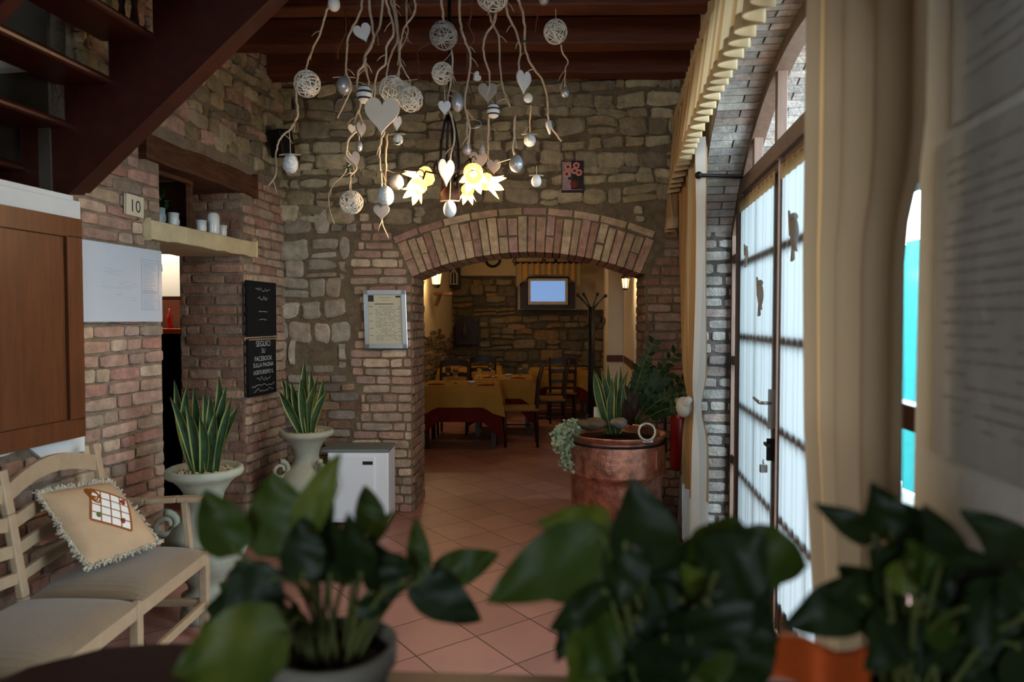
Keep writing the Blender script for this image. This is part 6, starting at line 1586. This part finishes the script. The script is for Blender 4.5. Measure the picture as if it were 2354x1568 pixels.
def pot_plant(label, px, Y, leaves, potm, potr, rimz, wrap=None, base_px=None, name='pothos_plant', stemsN=None):
    c = P(px, 1500, Y); x = c.x
    t = thing('potted_pothos', label, 'plant', (x, Y, zc), 'potted plants on the counter')
    h = rimz - zc
    mb = MB(); mb.lathe([(potr * .74, 0.001), (potr * .9, h * .72), (potr * .92, h * .74), (potr * 1.0, h * .76), (potr * 1.02, h), (potr * .93, h), (potr * .9, h * .85), (potr * .88, h * .80)], (x, Y, zc), 36); mb.build('pot', potm, t, smooth=True)
    mb = MB(); mb.lathe([(potr * .9, h * .84), (0.001, h * .88)], (x, Y, zc), 24); mb.build('soil', 'soil', t)
    if wrap:
        mb = MB()
        def wf(u, v):
            a = 2 * PI * u; r_ = potr * (0.8 + .5 * v) * (1 + 0.10 * v * math.sin(a * 7)); return Vector((x + r_ * math.cos(a), Y + r_ * math.sin(a), zc + 0.004 + (h + 0.055) * v + 0.02 * v * math.sin(a * 7 + 1)))
        mb.grid(wf, 70, 8); mb.build('paper_wrap', wrap, t, thick=.001)
    ml, ms = MB(), MB()
    for lf in leaves:
        (bx, by, tx, ty, wpx, mi) = lf[:6]; dY = lf[6] if len(lf) > 6 else rnd(-.08, .06); dT = lf[7] if len(lf) > 7 else rnd(-.04, .03)
        Yb = Y + dY; b = P(bx, by, Yb); tp = P(tx, ty, Yb + dT)
        leaf(ml, b, tp, wpx / F * Yb * 1.12, (rnd(-.25, .25), -1, rnd(.0, .5)), rnd(0.0, .016), rnd(.05, .3), mi)
        s0 = Vector((x + (b.x - x) * 0.25 + rnd(-.01, .01), Y + rnd(-.03, .03), zc + h * .85)); mid = s0.lerp(b, .5) + Vector((rnd(-.01, .01), 0, .03))
        if by < 1568: ms.tube(smoothpath([s0, mid, b, b.lerp(tp, .12)], 4), 0.0032, 6)
    ml.build('leaves', ['pothos', 'pothos_gold', 'pothos_dark'], t, smooth=True)
    ms.build('stems', 'stem_green', t, smooth=True)
    return t
P1 = [(545, 1268, 470, 1125, 100, 0, -.02, 0), (650, 1275, 628, 1085, 135, 0, .0, .02), (690, 1235, 782, 1040, 76, 1, -.05, 0), (715, 1255, 748, 1075, 84, 0, .02, .02), (858, 1225, 838, 1115, 62, 0), (855, 1240, 908, 1175, 36, 1), (968, 1335, 955, 1188, 50, 0),
      (1000, 1325, 1148, 1272, 74, 0), (950, 1335, 1108, 1428, 92, 2), (655, 1455, 395, 1548, 165, 1, -.12, -.05), (640, 1330, 478, 1425, 110, 2, -.04, -.02), (600, 1300, 560, 1400, 90, 2), (760, 1330, 735, 1180, 125, 2), (700, 1330, 690, 1190, 90, 2), (830, 1330, 800, 1180, 80, 2), (790, 1340, 775, 1200, 80, 0),
      (890, 1345, 850, 1240, 85, 2), (930, 1340, 880, 1270, 70, 2), (690, 1450, 680, 1385, 45, 0), (870, 1370, 945, 1290, 60, 2), (620, 1360, 540, 1290, 85, 0), (640, 1400, 500, 1340, 80, 0), (770, 1280, 860, 1235, 60, 2), (820, 1400, 905, 1375, 45, 2), (560, 1390, 470, 1400, 80, 2),
      (640, 1430, 520, 1470, 110, 0), (600, 1420, 455, 1455, 90, 1)]
pot_plant('left potted pothos on the counter in its grey clay pot', 768, 0.90, P1, 'clay_grey', 0.082, 1.118)
P2 = [(1480, 1310, 1455, 1098, 145, 2, .0, .0), (1400, 1205, 1235, 1200, 88, 1, .0, .0), (1385, 1235, 1118, 1385, 130, 0, -.02, -.03), (1410, 1325, 1243, 1372, 76, 0), (1395, 1360, 1262, 1450, 62, 2, -.02, 0), (1300, 1440, 1278, 1525, 34, 2), (1520, 1400, 1400, 1300, 150, 2), (1560, 1420, 1470, 1300, 160, 2), (1420, 1400, 1340, 1500, 110, 2),
      (1430, 1430, 1330, 1560, 120, 0), (1380, 1440, 1330, 1580, 110, 1), (1450, 1470, 1420, 1590, 140, 2), (1530, 1460, 1520, 1600, 150, 2), (1650, 1300, 1690, 1185, 150, 0, .02, 0), (1690, 1260, 1858, 1302, 120, 0, .0, .0), (1640, 1330, 1760, 1230, 150, 2), (1610, 1330, 1590, 1240, 110, 0), (1650, 1350, 1780, 1400, 160, 2), (1620, 1380, 1700, 1500, 150, 2),
      (1600, 1400, 1580, 1540, 140, 2), (1680, 1400, 1790, 1480, 120, 2), (1690, 1440, 1740, 1590, 130, 2), (1640, 1310, 1800, 1340, 130, 2), (1640, 1360, 1565, 1300, 80, 1), (1620, 1420, 1650, 1590, 130, 0), (1500, 1450, 1450, 1590, 120, 2), (1560, 1330, 1600, 1230, 90, 2), (1700, 1330, 1770, 1260, 110, 1, .03, 0), (1440, 1250, 1420, 1400, 100, 2), (1460, 1420, 1560, 1500, 120, 2),
      (1370, 1500, 1330, 1600, 100, 1), (1480, 1520, 1500, 1620, 150, 2), (1650, 1500, 1690, 1610, 140, 2), (1570, 1380, 1480, 1440, 120, 2), (1700, 1380, 1640, 1480, 140, 2)]
pot_plant('middle potted pothos on the counter with large pointed leaves', 1540, 0.84, P2, 'clay_grey', 0.08, 1.05)
P3 = [(2010, 1235, 1872, 1158, 62, 2, .0, .0), (2050, 1235, 2005, 1108, 84, 2, .0, .0), (2120, 1290, 2060, 1150, 120, 2), (2160, 1300, 2125, 1160, 90, 2), (2350, 1310, 2208, 1172, 110, 2, .0, 0), (2290, 1330, 2360, 1240, 100, 2), (1990, 1370, 1800, 1440, 110, 2, -.02, 0), (2080, 1340, 2000, 1260, 130, 2), (2120, 1380, 2150, 1250, 150, 2), (2220, 1370, 2190, 1250, 150, 2), (2290, 1400, 2290, 1280, 150, 2), (2350, 1420, 2370, 1300, 140, 2),
      (2000, 1400, 1930, 1300, 110, 2), (2080, 1430, 1960, 1420, 140, 2), (2130, 1440, 2060, 1520, 150, 2), (2180, 1440, 2220, 1560, 160, 2), (2260, 1430, 2340, 1540, 170, 2), (2210, 1400, 2320, 1390, 150, 2), (2130, 1400, 2230, 1440, 150, 0), (2050, 1420, 1990, 1540, 120, 2), (2120, 1500, 2120, 1620, 160, 2), (2250, 1500, 2280, 1620, 160, 2), (2330, 1480, 2390, 1600, 150, 2), (2040, 1340, 2100, 1270, 80, 1), (2020, 1260, 2030, 1330, 90, 2), (2160, 1340, 2240, 1300, 110, 2), (1990, 1380, 1880, 1360, 80, 2), (2090, 1300, 2170, 1290, 90, 0), (2300, 1360, 2230, 1480, 130, 2), (2060, 1480, 2160, 1480, 110, 2)]
pot_plant('right dark-leaved potted plant in orange paper wrap near the white wall', 2090, 0.82, P3, 'clay_grey', 0.07, 1.10)
# orange folded wrap in front
mb = MB(); cc = P(1900, 1500, 0.84)
def ow(u, v):
    px = 1772 + 230 * u; py = 1462 + 30 * u - 14 * math.sin(u * 7) + (95 + 70 * u) * v
    return P(px, py, 0.86 - 0.05 * math.sin(PI * u) - 0.04 * v + 0.012 * math.sin(u * 9))
mb.grid(ow, 24, 8); tag(mb.build('orange_bow', 'orange_wrap', smooth=True, thick=.0015), 'crumpled orange paper at the foot of the right counter plant', 'paper')
